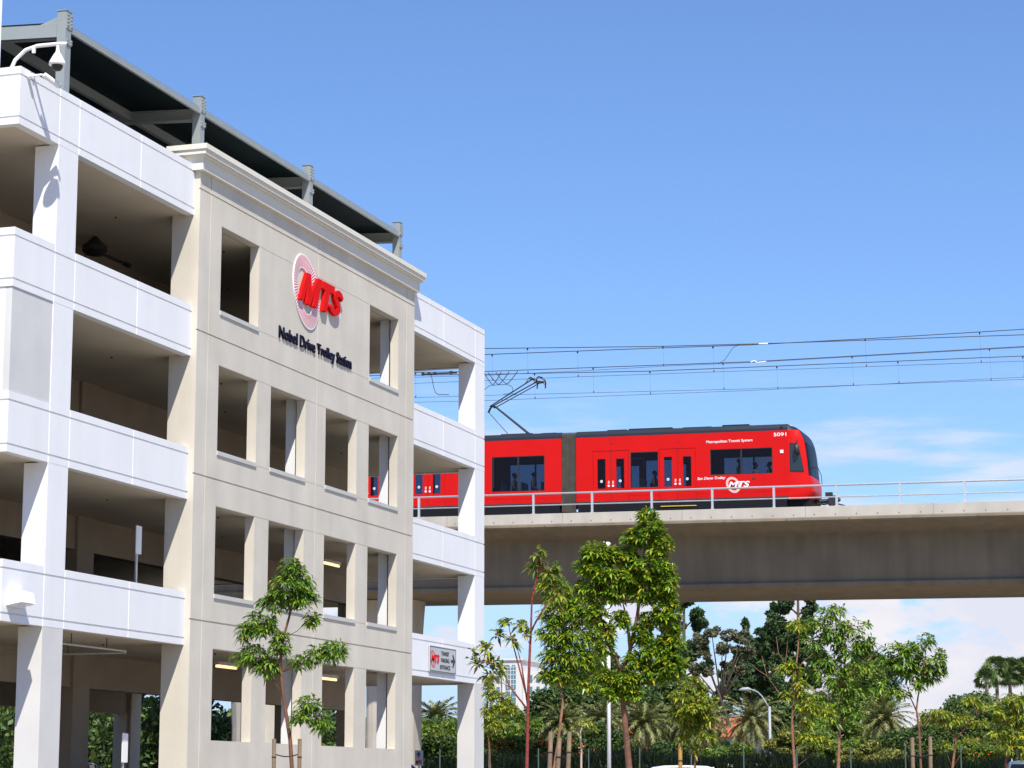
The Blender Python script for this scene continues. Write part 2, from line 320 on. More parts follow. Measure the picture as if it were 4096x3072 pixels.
def leafmesh(P, D, Ls, Ws, droop=0.25):
    """lance leaves: base P, direction D, folded along the midrib; returns verts, faces arrays"""
    n = len(P); up = np.array([0, 0, 1.0]); S = unit(np.cross(D, up) + rng.normal(0, 0.25, (n, 3))); Nn = unit(np.cross(S, D))
    Ls = Ls[:, None]; Ws = Ws[:, None]; dz = np.array([0, 0, -1.0])
    m = P + D*Ls*0.45 + dz*Ls*droop*0.25
    v = np.stack([P, m + S*Ws*0.5 + Nn*Ws*0.12, m - S*Ws*0.5 + Nn*Ws*0.12, m, P + D*Ls*0.93 + dz*Ls*droop], 1)
    b = np.arange(n)[:, None]*5
    f = np.concatenate([b+[0,1,3], b+[1,4,3], b+[0,3,2], b+[3,4,2]], 0)
    return v.reshape(-1, 3), f
def tufts(P, size, flat=0.0, n3=True, stretch=1.0):
    """random small leaf-clump triangles/quads round points P"""
    n = len(P); a = unit(rng.normal(0, 1, (n, 3)) * np.array([1, 1, 1-flat])); r = rng.normal(0, 1, (n, 3)); b = unit(np.cross(a, r))
    s = (size * rng.uniform(0.6, 1.3, n))[:, None]
    v = np.stack([P - a*s*stretch, P + b*s*0.55, P + a*s*stretch, P - b*s*0.55], 1)
    f = np.arange(n)[:, None]*4 + [0, 1, 2, 3]
    return v.reshape(-1, 3), f
def npmesh(name, v, f, m, parent=None):
    me = bpy.data.meshes.new(name); me.from_pydata(np.asarray(v).tolist(), [], np.asarray(f).tolist()); me.materials.append(M[m]); me.update()
    return link(name, me, parent)
# ---------------------------------------------------------------- ground
GZ = -0.6
def gz(x, y):                                        # the lot lies a metre above the spot the photographer stands on
    d = math.hypot(x, y); t = min(max((d - 4) / 12, 0), 1); t = t*t*(3-2*t); return -1.6 + t * 1.0
mb = MB(); xs = [-3000, -600, -150, -60] + [i*4 for i in range(-10, 40)] + [200, 400, 900, 3500]; ys = [-3000, -600, -150, -60] + [i*4 for i in range(-12, 22)] + [120, 300, 900, 3000]
vs = [(x, y, gz(x, y)) for x in xs for y in ys]; ny = len(ys)
mb.add(vs, [(i*ny+j, (i+1)*ny+j, (i+1)*ny+j+1, i*ny+j+1) for i in range(len(xs)-1) for j in range(ny-1)])
struct('ground', mb, 'ground')
mb = MB(); mb.box(20, 96, -30, 23.2, GZ-0.3, GZ+0.004); struct('parking_lot', mb, 'asphalt')
mb = MB()
for i in range(9): mb.box(64+0, 69, -22+i*2.7, -21.9+i*2.7, GZ+0.005, GZ+0.009)
struct('parking_line', mb, 'cream')
mb = MB()
nx, nyy = 30, 12; vs = []
for i in range(nx+1):
    for j in range(nyy+1):
        x = 84 + i*5; y = 55 + j*2.2; h = GZ + 5.0*min(1, j/5)**0.8 + 0.2*math.sin(i*1.3+j) + (0.5 if j > 5 else 0) ; vs.append((x, y + 1.2*math.sin(i*0.7), h if j else GZ-0.2))
mb.add(vs, [(i*(nyy+1)+j, (i+1)*(nyy+1)+j, (i+1)*(nyy+1)+j+1, i*(nyy+1)+j+1) for i in range(nx) for j in range(nyy)])
struct('embankment', mb, 'grassbank', smooth=True)
# ---------------------------------------------------------------- parking garage
TOPS = [14.66, 11.28, 7.91, 4.55]; HS = 1.22
XL, XC0, XC1, XB0, XB1, XE0, XE1 = 40.86, 42.52, 43.38, 49.0, 63.45, 69.35, 70.27
YF = 24.0; YK = 36.5
gar = thing('parking_garage', 'four-level white and beige stucco parking garage filling the left of the photo', 'parking garage', (XL, YF, GZ))
g = 0.018
def grooves(vals): return [(a-g, a+g) for a in vals]
def spandrel(x0, x1, top, vgr, nm='spandrel'):
    hg = grooves([top-1.06, top-0.17]); vg = grooves(vgr)
    V = [top-HS] + [q for a in hg for q in a] + [top]; U = [x0] + [q for a in vg for q in a] + [x1]
    inV = lambda j: any(abs(V[j]-a[0]) < 1e-6 for a in hg); inU = lambda i: any(abs(U[i]-a[0]) < 1e-6 for a in vg)
    m = MB(); m.relief((0, YF, 0), (1,0,0), (0,0,1), (0,1,0), U, V, lambda i, j: 0.032 if (inV(j) or inU(i)) else 0.0, 0.2)
    return m
for k, t in enumerate(TOPS):
    spandrel(XL+0.2, XB0+0.1, t, [XC0, XC1, 46.25]).build('spandrel', 'white', gar)
    spandrel(XB1-0.1, XE1, t, [66.41, XE0+0.02]).build('spandrel', 'white', gar)
    c_ = MB()
    for z0, z1 in ((t-HS, t-1.06-g), (t-1.06+g, t-0.17-g), (t-0.17+g, t)): c_.box(XL, XL+0.2, YF, YF+0.2, z0, z1)
    for z in (t-1.06, t-0.17): c_.box(XL+0.032, XL+0.2, YF+0.032, YF+0.2, z-g, z+g)
    c_.build('corner_block', 'white', gar)
    # returns on both ends, facing -X and +X
    hg = grooves([t-1.06, t-0.17]); V = [t-HS] + [q for a in hg for q in a] + [t]
    for X0, nrm in ((XL, (1,0,0)), (XE1, (-1,0,0))):
        m = MB(); m.relief((X0, 0, 0), (0,1,0), (0,0,1), nrm, [YF+0.2, YK], V, lambda i, j: 0.032 if any(abs(V[j]-a[0]) < 1e-6 for a in hg) else 0.0, 0.2)
        m.build('end_spandrel', 'white', gar)
# floor slabs (the lowest row of openings stands on the ground slab)
for t in TOPS:
    b = t - HS
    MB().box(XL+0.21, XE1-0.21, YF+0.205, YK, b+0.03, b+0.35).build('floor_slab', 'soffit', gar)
    MB().box(XL+0.21, XE1-0.21, YF+0.205, YK, b+0.351, b+0.38).build('floor_surface', 'floor', gar)  # dark layer added so the decks bounce less light up to the soffits
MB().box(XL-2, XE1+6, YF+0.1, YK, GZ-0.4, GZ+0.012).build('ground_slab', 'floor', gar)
levels = [(TOPS[i+1], TOPS[i]-HS) for i in range(3)] + [(GZ, TOPS[3]-HS)]
for k, (z0, z1) in enumerate(levels):
    lo = k == 3
    z0_ = GZ if lo else z0
    for (a, b) in ((XC0, XC1), (XE0, XE1)):
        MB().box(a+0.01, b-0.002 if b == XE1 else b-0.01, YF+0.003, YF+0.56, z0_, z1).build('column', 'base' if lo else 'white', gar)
    for a in (55.65, 62.3):
        MB().box(a, a+0.8, 24.19, 24.47, z0_, z1+0.03).build('column', 'white', gar)
    for a, b in ((44.9, 45.7), (51.4, 52.25), (64.6, 65.4), (69.4, 70.05)):
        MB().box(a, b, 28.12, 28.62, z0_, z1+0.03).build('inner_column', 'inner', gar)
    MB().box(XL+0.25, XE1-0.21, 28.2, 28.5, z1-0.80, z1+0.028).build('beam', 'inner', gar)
    m_ = MB()
    for xx in np.arange(44.6, 69, 4.1): m_.lathe([(0.02, z1), (0.03, z1+0.03)], (xx, 25.0 + 0.9*(int(xx*7) % 3), 0), 8)
    m_.build('sprinkler_heads', 'black', gar)['kind'] = 'stuff'
    if lo:
        MB().box(XL+0.25, XE1-0.21, 36.05, 36.4, z1-0.80, z1+0.028).build('beam', 'inner', gar)
        for a in (44.9, 57.9, 69.4): MB().box(a, a+0.6, 36.0, 36.45, GZ, z1-0.80).build('inner_column', 'inner', gar)
    else:
        MB().box(XL+0.22, XE1-0.22, 36.3, 36.5, z0-0.83, z1+0.02).build('shade_back_wall', 'floor', gar)  # near-black wall added to close the back and darken the upper levels
    # unseen wall added at the -X end to keep sun off the inner beam
    MB().box(XL+0.02, XL+0.19, 26.4, YK, z0_, z1).build('sun_block_wall', 'white', gar)
    for y in (31.5, 35.9): MB().box(XE1-0.7, XE1-0.02, y, y+0.5, z0_, z1).build('column', 'soffit', gar)
# solid grey corner panel on the third level from the ground
MB().box(XL+0.025, XC0+0.008, YF+0.02, YF+0.17, TOPS[2], TOPS[1]-HS).build('corner_panel', 'greypanel', gar)
MB().box(XL+0.025, XL+0.17, YF+0.171, 26.4, TOPS[2], TOPS[1]-HS).build('corner_panel', 'white', gar)
# beige tower wall
YB = 23.85
WX = [(50.22, 52.43), (53.27, 55.48), (56.83, 59.03), (59.91, 62.15)]
WZ = [(11.31, 13.43), (7.92, 10.03), (4.53, 6.65), (1.19, 3.30)]
hz_ = [14.08, 10.68, 7.29, 3.92]; vz_ = [49.6, 56.2, 62.8]
U = sorted([XB0, XB1] + [q for a in grooves(vz_) for q in a] + [q for w in WX for q in w])
fine = [q for z in (13.43, 11.31, 10.03, 7.92, 6.65, 4.53, 3.30) for q in (z,)]
V = sorted([GZ, 14.6] + [q for a in grooves(hz_) for q in a] + [q for w in WZ for q in w] + [z+0.012 for z in (13.43, 10.03, 6.65, 3.30)] + [z-0.012 for z in (11.31, 7.92, 4.53)])
def bdepth(i, j):
    x = (U[i]+U[i+1])/2; z = (V[j]+V[j+1])/2
    for r, (z0, z1) in enumerate(WZ):
        if z0 < z < z1:
            for c, (a, b) in enumerate(WX):
                if a < x < b and (r > 0 or c in (0, 3)): return None
    if any(abs(x-a) < g for a in vz_) or any(abs(z-a) < g for a in hz_): return 0.03
    if 50.22 < x < 62.15 and any(a < z < a+0.012 for a in (13.43, 10.03, 6.65, 3.30)): return 0.008
    if 50.22 < x < 62.15 and any(a-0.012 < z < a for a in (11.31, 7.92, 4.53)): return 0.008
    return 0.0
tw = MB(); tw.relief((0, YB, 0), (1,0,0), (0,0,1), (0,1,0), U, V, bdepth, 0.25)
tower = tw.build('tower_wall', 'beige', gar)
MB().box(XB0+0.002, 49.9, YB+0.252, YF+0.56, GZ, 14.6).build('tower_return', 'beige', gar)
MB().box(62.9, XB1-0.004, YB+0.252, YF+0.5, GZ, 14.6).build('tower_return', 'beige', gar)
for r, (z0, z1) in enumerate(WZ[:3]):
    for c, (a, b) in enumerate(WX):
        if r == 0 and c in (1, 2): continue
        m = MB(); m.box(a-0.02, (a+b)/2+0.15, YB-0.03, YB+0.27, z0-0.045, z0+0.055); m.box((a+b)/2+0.155, b, YB-0.03, YB+0.27, z0-0.045, z0+0.055)
        m.build('window_sill', 'sill', gar)
cor = MB()
for p, z0, z1 in ((0.115, 14.51, 14.80), (0.165, 14.80, 14.86), (0.235, 14.862, 14.965), (0.27, 14.975, 15.10)):
    cor.box(XB0-p, XB1+p, YB-p, YB+0.7+p*0.3, z0, z1)
cor.box(XB0-0.255, XB1+0.255, YB-0.25, YB+0.75, 14.964, 14.976)
cor.build('cornice', ['trim'], gar)
# ---------------------------------------------------------------- things fixed to the garage
# roof canopy
can = thing('roof_canopy', 'dark grey steel canopy on four posts over the garage roof', 'canopy', (43.3, 24.5, 13.8))
PX = [43.56, 50.26, 57.02, 63.81]
for px in PX:
    m = MB(); m.box(px-0.12, px+0.12, 24.45, 24.66, 13.8, 16.74)
    m.box(px-0.10, px+0.14, 24.435, 24.452, 16.34, 16.70); m.box(px-0.10, px+0.14, 24.43, 24.452, 15.98, 16.12); m.box(px-0.135, px+0.135, 24.435, 24.675, 16.735, 16.76)
    for zz in (16.42, 16.5, 16.58, 16.66, 16.02, 16.08):
        for dx in (-0.06, 0.1): m.cbox((px+dx, 24.422, zz), (0.035, 0.03, 0.035))
    post = m.build('post', 'steel', can)
    m = MB(); m.box(px-0.2, px+0.2, 24.38, 24.72, 13.8, 13.86); m.build('base_plate', 'steel', post)
tilt = 0.05; zc = lambda y: (y-24.56)*tilt
for a, b in zip(PX[:-1], PX[1:]):
    m = MB(); m.box(a+0.125, b-0.125, 24.47, 24.53, 16.30, 16.455); m.box(a+0.125, b-0.125, 24.44, 24.50, 16.285, 16.31); m.build('fascia_beam', 'steel', can)
for px in PX:                                     # rafters running back from the posts
    m = MB()
    for (z0, z1, w) in ((16.14, 16.165, 0.10), (16.165, 16.40, 0.02), (16.40, 16.425, 0.10)):
        m.add([(px+sx*w, y, z+zc(y)) for y in (24.66, 31.0) for sx in (-1, 1) for z in (z0, z1)], [(0,1,3,2),(4,6,7,5),(0,4,5,1),(2,3,7,6),(1,5,7,3),(0,2,6,4)])
    m.build('rafter', 'steel', can)
for y in (26.35, 28.4, 30.5):                     # purlins
    for a, b in zip(PX[:-1], PX[1:]):
        z = zc(y); m = MB(); m.box(a+0.11, b-0.11, y-0.012, y+0.012, 16.20+z, 16.42+z); m.box(a+0.11, b-0.11, y-0.06, y+0.06, 16.18+z, 16.20+z); m.build('purlin', 'steel', can)
m = MB(); m.add([(x, y, z+zc(y)) for x in (PX[0]-0.05, PX[-1]+0.05) for y in (24.53, 31.2) for z in (16.44, 16.50)], [(0,1,3,2),(4,6,7,5),(0,4,5,1),(2,3,7,6),(1,5,7,3),(0,2,6,4)])
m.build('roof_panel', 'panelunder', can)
m = MB(); m.add([(PX[0]-0.09+sx*0.05, y, z+zc(y)) for y in (24.66, 31.2) for sx in (-1, 1) for z in (16.14, 16.43)], [(0,1,3,2),(4,6,7,5),(0,4,5,1),(2,3,7,6),(1,5,7,3),(0,2,6,4)]); m.build('side_beam', 'steel', can)
m = MB(); m.prism([(24.66, 16.62), (25.15, 16.45), (24.66, 16.44)], lambda p, q, t: (t, p, q), PX[0]-0.10, PX[0]-0.07); m.build('gusset', 'steel', can)
# dome camera on a gooseneck
dc = thing('dome_camera', 'white dome security camera hanging from a gooseneck arm at the roof corner', 'security camera', (40.98, 24.3, 14.66))
MB().tube([(40.98, 24.3, 13.9), (40.98, 24.3, 14.66), (41.0, 24.22, 14.85), (41.03, 24.0, 15.05), (41.06, 23.75, 15.12), (41.1, 23.3, 15.13), (41.12, 23.12, 15.12)], 0.04, 10).build('arm', 'whitemetal', dc, smooth=True)
MB().lathe([(0.03, 15.12), (0.035, 15.0), (0.05, 14.93)], (41.1, 23.3, 0), 12).build('neck', 'whitemetal', dc)
MB().lathe([(0.05, 14.94), (0.08, 14.90), (0.165, 14.74), (0.175, 14.68), (0.15, 14.67)], (41.1, 23.3, 0), 20).build('housing', 'whitemetal', dc, smooth=True)
MB().lathe([(0.12, 14.68), (0.115, 14.63), (0.08, 14.57), (0.02, 14.55)], (41.1, 23.3, 0), 16).build('dome', 'black', dc, smooth=True)
MB().cbox((41.04, 23.82, 15.03), (0.05, 0.06, 0.12)).build('cable_clip', 'whitemetal', dc)
bc = thing('bullet_camera', 'small white bullet camera bolted to the parapet below the dome camera', 'security camera', (41.3, 24.0, 14.5))
m = MB(); m.lathe([(0.06, 0), (0.06, 0.12), (0.05, 0.13)], (41.15, 23.87, 14.52), 14, axis='y'); m.build('mount', 'whitemetal', bc)
MB().tube([(41.15, 23.9, 14.52), (41.22, 23.72, 14.55), (41.32, 23.66, 14.52)], 0.025, 8).build('bracket', 'whitemetal', bc)
MB().tube([(41.28, 23.70, 14.56), (41.60, 23.52, 14.40)], 0.062, 12).build('barrel', 'whitemetal', bc)
MB().tube([(41.595, 23.523, 14.403), (41.61, 23.515, 14.396)], 0.05, 12).build('lens', 'black', bc)
wlt = thing('wall_light', 'white wedge-shaped wall light on the lowest white spandrel', 'wall light', (41.25, 24.0, 3.75))
MB().prism([(24.0, 3.99), (23.72, 3.92), (23.66, 3.70), (24.0, 3.64)], lambda p, q, t: (t, p, q), 41.05, 41.62).build('housing', 'whitemetal', wlt)
MB().prism([(23.98, 3.635), (23.70, 3.69), (23.71, 3.675), (23.98, 3.622)], lambda p, q, t: (t, p, q), 41.09, 41.58).build('lens', 'lampglass', wlt)
# sign: disc with radial stripes and three letters
sg = thing('logo_sign', 'red MTS letters over a striped white ring on the beige wall', 'sign', (55.35, YB, 12.86))
ax = Vector((0.545, -0.84)); bx = Vector((0.84, 0.545))
def ell(c, a, b, t): p = Vector(c) + ax*a*math.cos(t) + bx*b*math.sin(t); return p
n = 96; m = MB(); vo = [ell((55.36, 12.87), 1.02, 0.78, 2*math.pi*i/n) for i in range(n)]; vi = [ell((55.27, 12.88), 0.63, 0.40, 2*math.pi*i/n) for i in range(n)]
y0, y1 = YB-0.03, YB-0.002
m.add([(p.x, y, p.y) for y in (y0, y1) for ring in (vo, vi) for p in ring],
  [(i, (i+1) % n, n+(i+1) % n, n+i) for i in range(n)] + [(2*n+i, 3*n+i, 3*n+(i+1) % n, 2*n+(i+1) % n) for i in range(n)] + [(i, 2*n+i, 2*n+(i+1) % n, (i+1) % n) for i in range(n)] + [(n+i, n+(i+1) % n, 3*n+(i+1) % n, 3*n+i) for i in range(n)])
m.build('ring', 'signpink', sg)
m = MB(); ns = 72
for i in range(ns):
    t = 2*math.pi*i/ns; w = 0.36*2*math.pi/ns
    q = [ell((55.36, 12.87), 0.99, 0.75, t), ell((55.36, 12.87), 0.99, 0.75, t+w), ell((55.27, 12.88), 0.66, 0.43, t+w), ell((55.27, 12.88), 0.66, 0.43, t)]
    m.prism([(p.x, p.y) for p in q], lambda p, q_, tt: (p, tt, q_), y0-0.004, y0+0.002)
m.build('stripes', 'signstripe', sg)
sx, sz = 0.32, 1.006
def letter(poly, nm='letter'):
    MB().prism([(p+sx, q*sz) for p, q in poly], lambda p, q, t: (p, t, q), 23.74, 23.835).build(nm, 'signred', sg)
letter([(54.42,12.49),(54.68,12.49),(54.95,12.99),(54.88,12.45),(55.12,12.45),(55.52,12.99),(55.29,12.46),(55.57,12.46),(55.90,13.27),(55.62,13.27),(55.22,12.83),(55.14,13.27),(54.89,13.27)])
letter([(55.95,13.27),(55.87,13.06),(56.13,13.06),(55.95,12.48),(56.24,12.48),(56.44,13.06),(56.71,13.06),(56.79,13.27)])
sp = [(57.40,13.02),(57.30,13.12),(57.12,13.155),(56.95,13.10),(56.90,12.98),(57.02,12.89),(57.14,12.80),(57.14,12.68),(57.00,12.60),(56.80,12.585),(56.62,12.64),(56.55,12.72)]
sp = [Vector(p) for p in sp]; th = [0.085, 0.10, 0.105, 0.11, 0.115, 0.12, 0.12, 0.115, 0.11, 0.105, 0.10, 0.085]
for _ in range(2):                                  # smooth the spine of the S
    q = [sp[0]]; tq = [th[0]]
    for i in range(len(sp)-1): q += [sp[i]*0.75+sp[i+1]*0.25, sp[i]*0.25+sp[i+1]*0.75]; tq += [th[i]*0.75+th[i+1]*0.25, th[i]*0.25+th[i+1]*0.75]
    q.append(sp[-1]); tq.append(th[-1]); sp, th = q, tq
lo, hi = [], []
for i, p in enumerate(sp):
    d = (sp[min(i+1, len(sp)-1)] - sp[max(i-1, 0)]).normalized(); nn = Vector((-d.y, d.x)); lo.append(p+nn*th[i]*0.80); hi.append(p-nn*th[i]*0.80)
m = MB(); k = len(sp)
vs = [(p.x+sx-0.06, y, p.y*sz) for y in (23.74, 23.835) for s_ in (lo, hi) for p in s_]
m.add(vs, [(i, i+1, k+i+1, k+i) for i in range(k-1)] + [(2*k+i, 3*k+i, 3*k+i+1, 2*k+i+1) for i in range(k-1)] + [(i, 2*k+i, 2*k+i+1, i+1) for i in range(k-1)] + [(k+i, k+i+1, 3*k+i+1, 3*k+i) for i in range(k-1)] + [(0, k, 3*k, 2*k), (k-1, 3*k-1, 4*k-1, 2*k-1)])
m.build('letter', 'signred', sg)
ns_ = thing('station_name_sign', 'dark blue raised lettering Nobel Drive Trolley Station below the red logo', 'sign', (56.05, YB, 11.34))
# baseline 11.34, cap height .29, from X 53.64 to 58.5
for wd, a, b, dz, h in (('Nobel', 53.66, 54.83, 0, 0.31), ('Drive', 55.0, 56.0, 0, 0.31), ('Trolley', 56.13, 57.35, -0.07, 0.37), ('Station', 57.47, 58.52, 0, 0.31)):
    textmesh('word', wd, 'navytext', ns_, (a, YB-0.006, 11.35+dz), (1,0,0), (0,0,1), b-a, h, depth=0.035, bold=0.016)
ps = thing('parking_sign', 'grey rectangular transit parking entrance sign with a right arrow', 'sign', (66.35, YF, 3.5))
MB().box(65.2, 67.5, 23.95, 23.985, 3.51, 4.27).build('panel', 'signgrey', ps)
m = MB()
for q in ((65.22, 67.48, 3.53, 3.545), (65.22, 67.48, 4.235, 4.25), (65.22, 65.235, 3.546, 4.234), (67.465, 67.48, 3.546, 4.234)): m.box(q[0], q[1], 23.944, 23.952, q[2], q[3])
m.build('border', 'black', ps)
for wd, a, b, z in (('TRANSIT', 66.18, 66.86, 4.02), ('PARKING', 66.16, 66.88, 3.82), ('ENTRANCE', 66.08, 66.96, 3.615)):
    textmesh('line_of_text', wd, 'black', ps, (a, 23.947, z), (1,0,0), (0,0,1), b-a, 0.125, depth=0.006, bold=0.004)
MB().prism([(67.03,3.86),(67.25,3.86),(67.16,3.72),(67.23,3.70),(67.40,3.895),(67.23,4.09),(67.16,4.07),(67.25,3.93),(67.03,3.93)], lambda p, q, t: (p, t, q), 23.94, 23.95).build('arrow', 'black', ps)
def logo(parent, O, ux, uz, w, h, mat_ring, mat_txt, out=0.004):
    """small ring-and-letters mark; O = lower-left corner of the lettering"""
    O, ux, uz = Vector(O), Vector(ux), Vector(uz); nn = ux.cross(uz); k = 40; m = MB()
    E = lambda a, b, t: O + ux*(w*0.22 + a*w*(0.545*math.cos(t)*0.40+0.84*math.sin(t)*0.30)*1.0) + uz*(h*0.45 + b*w*(-0.84*math.cos(t)*0.40+0.545*math.sin(t)*0.30))
    A = [E(1, 1.0, 2*math.pi*i/k) for i in range(k)]; B = [E(0.68, 0.70, 2*math.pi*i/k) for i in range(k)]
    m.add([p+nn*d for d in (0, out) for r_ in (A, B) for p in r_], [(2*k+i, 2*k+(i+1) % k, 3*k+(i+1) % k, 3*k+i) for i in range(k)] + [(i, 2*k+i, 2*k+(i+1) % k, (i+1) % k) for i in range(k)])
    m.build('logo_ring', mat_ring, parent, recalc=False)
    textmesh('logo_letters', 'MTS', mat_txt, parent, O+nn*(out*1.5), ux, uz, w, h, depth=out*1.5, bold=0.03, shear=0.25)
logo(ps, (65.30, 23.949, 3.78), (1,0,0), (0,0,1), 0.70, 0.24, 'logopink', 'signred')
# tube lights under the slabs
for lab, x, z in (('lit tube light in the ground level behind the first beige window opening', 56.65, 3.23), ('lit tube light in the ground level behind the third beige opening', 63.6, 3.23), ('lit tube light one level up, behind the third beige opening', 63.7, 6.57)):
    t = thing('tube_light', lab, 'ceiling light', (x, 26.5, z), group='lit tube lights under the garage ceilings')
    MB().box(x-0.62, x+0.62, 26.43, 26.57, z+0.05, z+0.13).build('fixture', 'whitemetal', t)
    MB().tube([(x-0.6, 26.5, z+0.01), (x+0.6, 26.5, z+0.01)], 0.034, 8).build('tube', 'tube', t)
pp = thing('sprinkler_pipe', 'thin sprinkler pipes hung below the lowest garage ceiling', 'pipe', (45.4, 24.7, 3.36))
MB().tube([(43.4, 24.75, 3.12), (47.6, 24.75, 3.12)], 0.022, 6).build('pipe', 'sill', pp)
MB().tube([(47.6, 24.74, 3.08), (47.6, 28.1, 3.08)], 0.022, 6).build('pipe', 'sill', pp)
for x, y in ((45.1, 24.75), (46.7, 24.75), (47.6, 26.2)): MB().tube([(x, y, 3.1), (x, y, 3.38)], 0.01, 6).build('hanger', 'black', pp)
sb = thing('ceiling_lamp', 'dark round lamp with a side arm under the top garage ceiling', 'ceiling light', (50.4, 27.3, 13.45))
MB().lathe([(0.05, 13.46), (0.12, 13.38), (0.30, 13.22), (0.31, 13.10), (0.22, 13.0), (0.05, 12.97)], (50.3, 27.3, 0), 18).build('housing', 'black', sb)
MB().tube([(50.5, 27.3, 13.12), (52.0, 27.3, 13.12)], 0.035, 6).build('arm', 'black', sb)
MB().cbox((52.0, 27.3, 13.12), (0.3, 0.1, 0.08)).build('end_bracket', 'black', sb)
for lab, x, y, z0, z1, sh, gp in (('tall narrow white sign on a post at the second-level parking bay', 48.0, 24.75, TOPS[3]-0.86, 6.0, 0.62, None), ('white narrow sign on a galvanised post in the ground-floor bay', 47.8, 24.85, GZ, 1.32, 0.62, None)):
    t = thing('post_sign', lab, 'sign', (x, y, z0))
    MB().box(x-0.03, x+0.03, y-0.02, y+0.02, z0, z1).build('post', 'galv', t)
    m = MB(); m.box(x-0.12, x+0.14, y-0.05, y-0.03, z1-sh-0.04, z1-0.02); m.build('panel', 'whitemetal', t)
t = thing('direction_sign', 'small white sign with an up arrow beside the viaduct pier', 'sign', (72.0, 26.8, GZ))
MB().box(72.0, 72.05, 26.78, 26.82, GZ, 1.33).build('post', 'galv', t)
MB().box(71.97, 71.99, 26.66, 26.93, 0.85, 1.34).build('panel', 'whitemetal', t)
MB().prism([(26.81,1.12),(26.81,1.22),(26.86,1.18),(26.795,1.30),(26.73,1.18),(26.78,1.22),(26.78,1.12)], lambda p, q, tt: (tt, p, q), 71.955, 71.969).build('arrow', 'black', t)
textmesh('lettering', 'MTS', 'signred', t, (71.968, 26.90, 0.90), (0,-1,0), (0,0,1), 0.21, 0.12, depth=0.006, bold=0.05, shear=0.25)
# ---------------------------------------------------------------- viaduct (runs along Y, falls 1% towards -Y)
GR = 0.0105
fall = lambda x, y, z: (x, y, z + (y-20)*GR)
via = thing('viaduct', 'concrete box-girder trolley viaduct crossing behind the garage', 'viaduct', (103, 20, GZ))
Y0, Y1 = -70, 75
# cross-section, X-Z; front edge of the parapet at X=98
def ext(poly, name, m, par, y0=Y0, y1=Y1): return MB().prism(poly, lambda p, q, t: (p, t, q), y0, y1).build(name, m, par, xf=fall)
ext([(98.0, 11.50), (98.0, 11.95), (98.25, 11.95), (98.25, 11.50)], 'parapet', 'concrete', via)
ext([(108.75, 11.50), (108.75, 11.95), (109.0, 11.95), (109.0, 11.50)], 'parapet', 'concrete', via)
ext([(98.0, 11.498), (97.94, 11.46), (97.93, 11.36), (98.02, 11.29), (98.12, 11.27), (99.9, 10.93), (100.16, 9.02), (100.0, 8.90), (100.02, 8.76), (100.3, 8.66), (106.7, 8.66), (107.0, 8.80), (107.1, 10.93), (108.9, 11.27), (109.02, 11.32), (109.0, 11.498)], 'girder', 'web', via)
m = MB(); y = Y0 + 1.0; i = 0
while y < Y1:
    m.lathe([(0.028, 97.99), (0.028, 98.01)], (0, y, 11.60), 8, axis='x')
    if i % 3 == 0: m.lathe([(0.04, 97.92), (0.04, 97.95)], (0, y+0.3, 11.41), 8, axis='x')
    y += 0.895; i += 1
m.build('form_tie_holes', 'tie', via, xf=fall)
m = MB()
y = Y0 + 3
while y < Y1: m.box(97.996, 98.0015, y, y+0.012, 11.51, 11.95); y += 5.38
m.build('control_joints', 'tie', via, xf=fall)
rl = MB()
for xc in (101.82, 105.6):
    rl.box(xc-1.3, xc+1.3, Y0, Y1, 11.51, 11.66)
trk = rl.build('track_bed', 'deckc', via, xf=fall)
for xc in (101.82, 105.6):
    for dx in (-0.7175, 0.7175): MB().box(xc+dx-0.035, xc+dx+0.035, Y0, Y1, 11.662, 11.80).build('rail', 'galv', via, xf=fall)
for y, w in ((39.75, 1.2), (-30, 1.25)):            # flared piers
    m = MB(); prof = [(GZ, 1.0), (4.0, 1.0), (6.0, 1.04), (7.4, 1.12), (8.3, 1.25), (8.84, 1.35)]
    vs = []
    for z, s in prof:
        for j in range(20):
            a = 2*math.pi*j/20; c, s_ = math.cos(a), math.sin(a)
            vs.append((103.4 + (abs(c)**0.45)*math.copysign(1, c)*s*0.9, y + (abs(s_)**0.45)*math.copysign(1, s_)*w*(0.75+0.25*s), z))
    m.add(vs, [(i*20+j, i*20+(j+1) % 20, (i+1)*20+(j+1) % 20, (i+1)*20+j) for i in range(5) for j in range(20)] + [tuple(range(20)), tuple(range(100, 120))])
    m.build('pier', 'concrete', via)
m = MB(); vs = []
for z, s in ((GZ, 1.0), (3, 1.0), (6.0, 1.1), (8.0, 1.45), (8.8, 1.8)):
    for j in range(20): a = 2*math.pi*j/20; vs.append((103.4+1.3*s*math.cos(a), 46.4+1.5*s*math.sin(a), z))
m.add(vs, [(i*20+j, i*20+(j+1) % 20, (i+1)*20+(j+1) % 20, (i+1)*20+j) for i in range(4) for j in range(20)] + [tuple(range(20)), tuple(range(80, 100))])
m.build('pier', 'concrete', via)
# hand rail
hr = thing('guard_rail', 'galvanised two-rail pipe railing along the near edge of the viaduct', 'railing', (98.1, 20, 11.95))
MB().tube([(98.12, Y0, 12.845), (98.12, Y1, 12.845)], 0.045, 10).build('top_rail', 'galv', hr, xf=fall, smooth=True)
MB().tube([(98.12, Y0, 12.34), (98.12, Y1, 12.34)], 0.028, 8).build('middle_rail', 'galv', hr, xf=fall, smooth=True)
y = 17.77 - 2.69*15
while y < 60:
    m = MB(); m.box(98.075, 98.165, y-0.045, y+0.045, 11.955, 12.82); m.box(98.05, 98.20, y-0.075, y+0.075, 11.952, 11.975); m.build('rail_post', 'galv', hr, xf=fall)
    y += 2.69
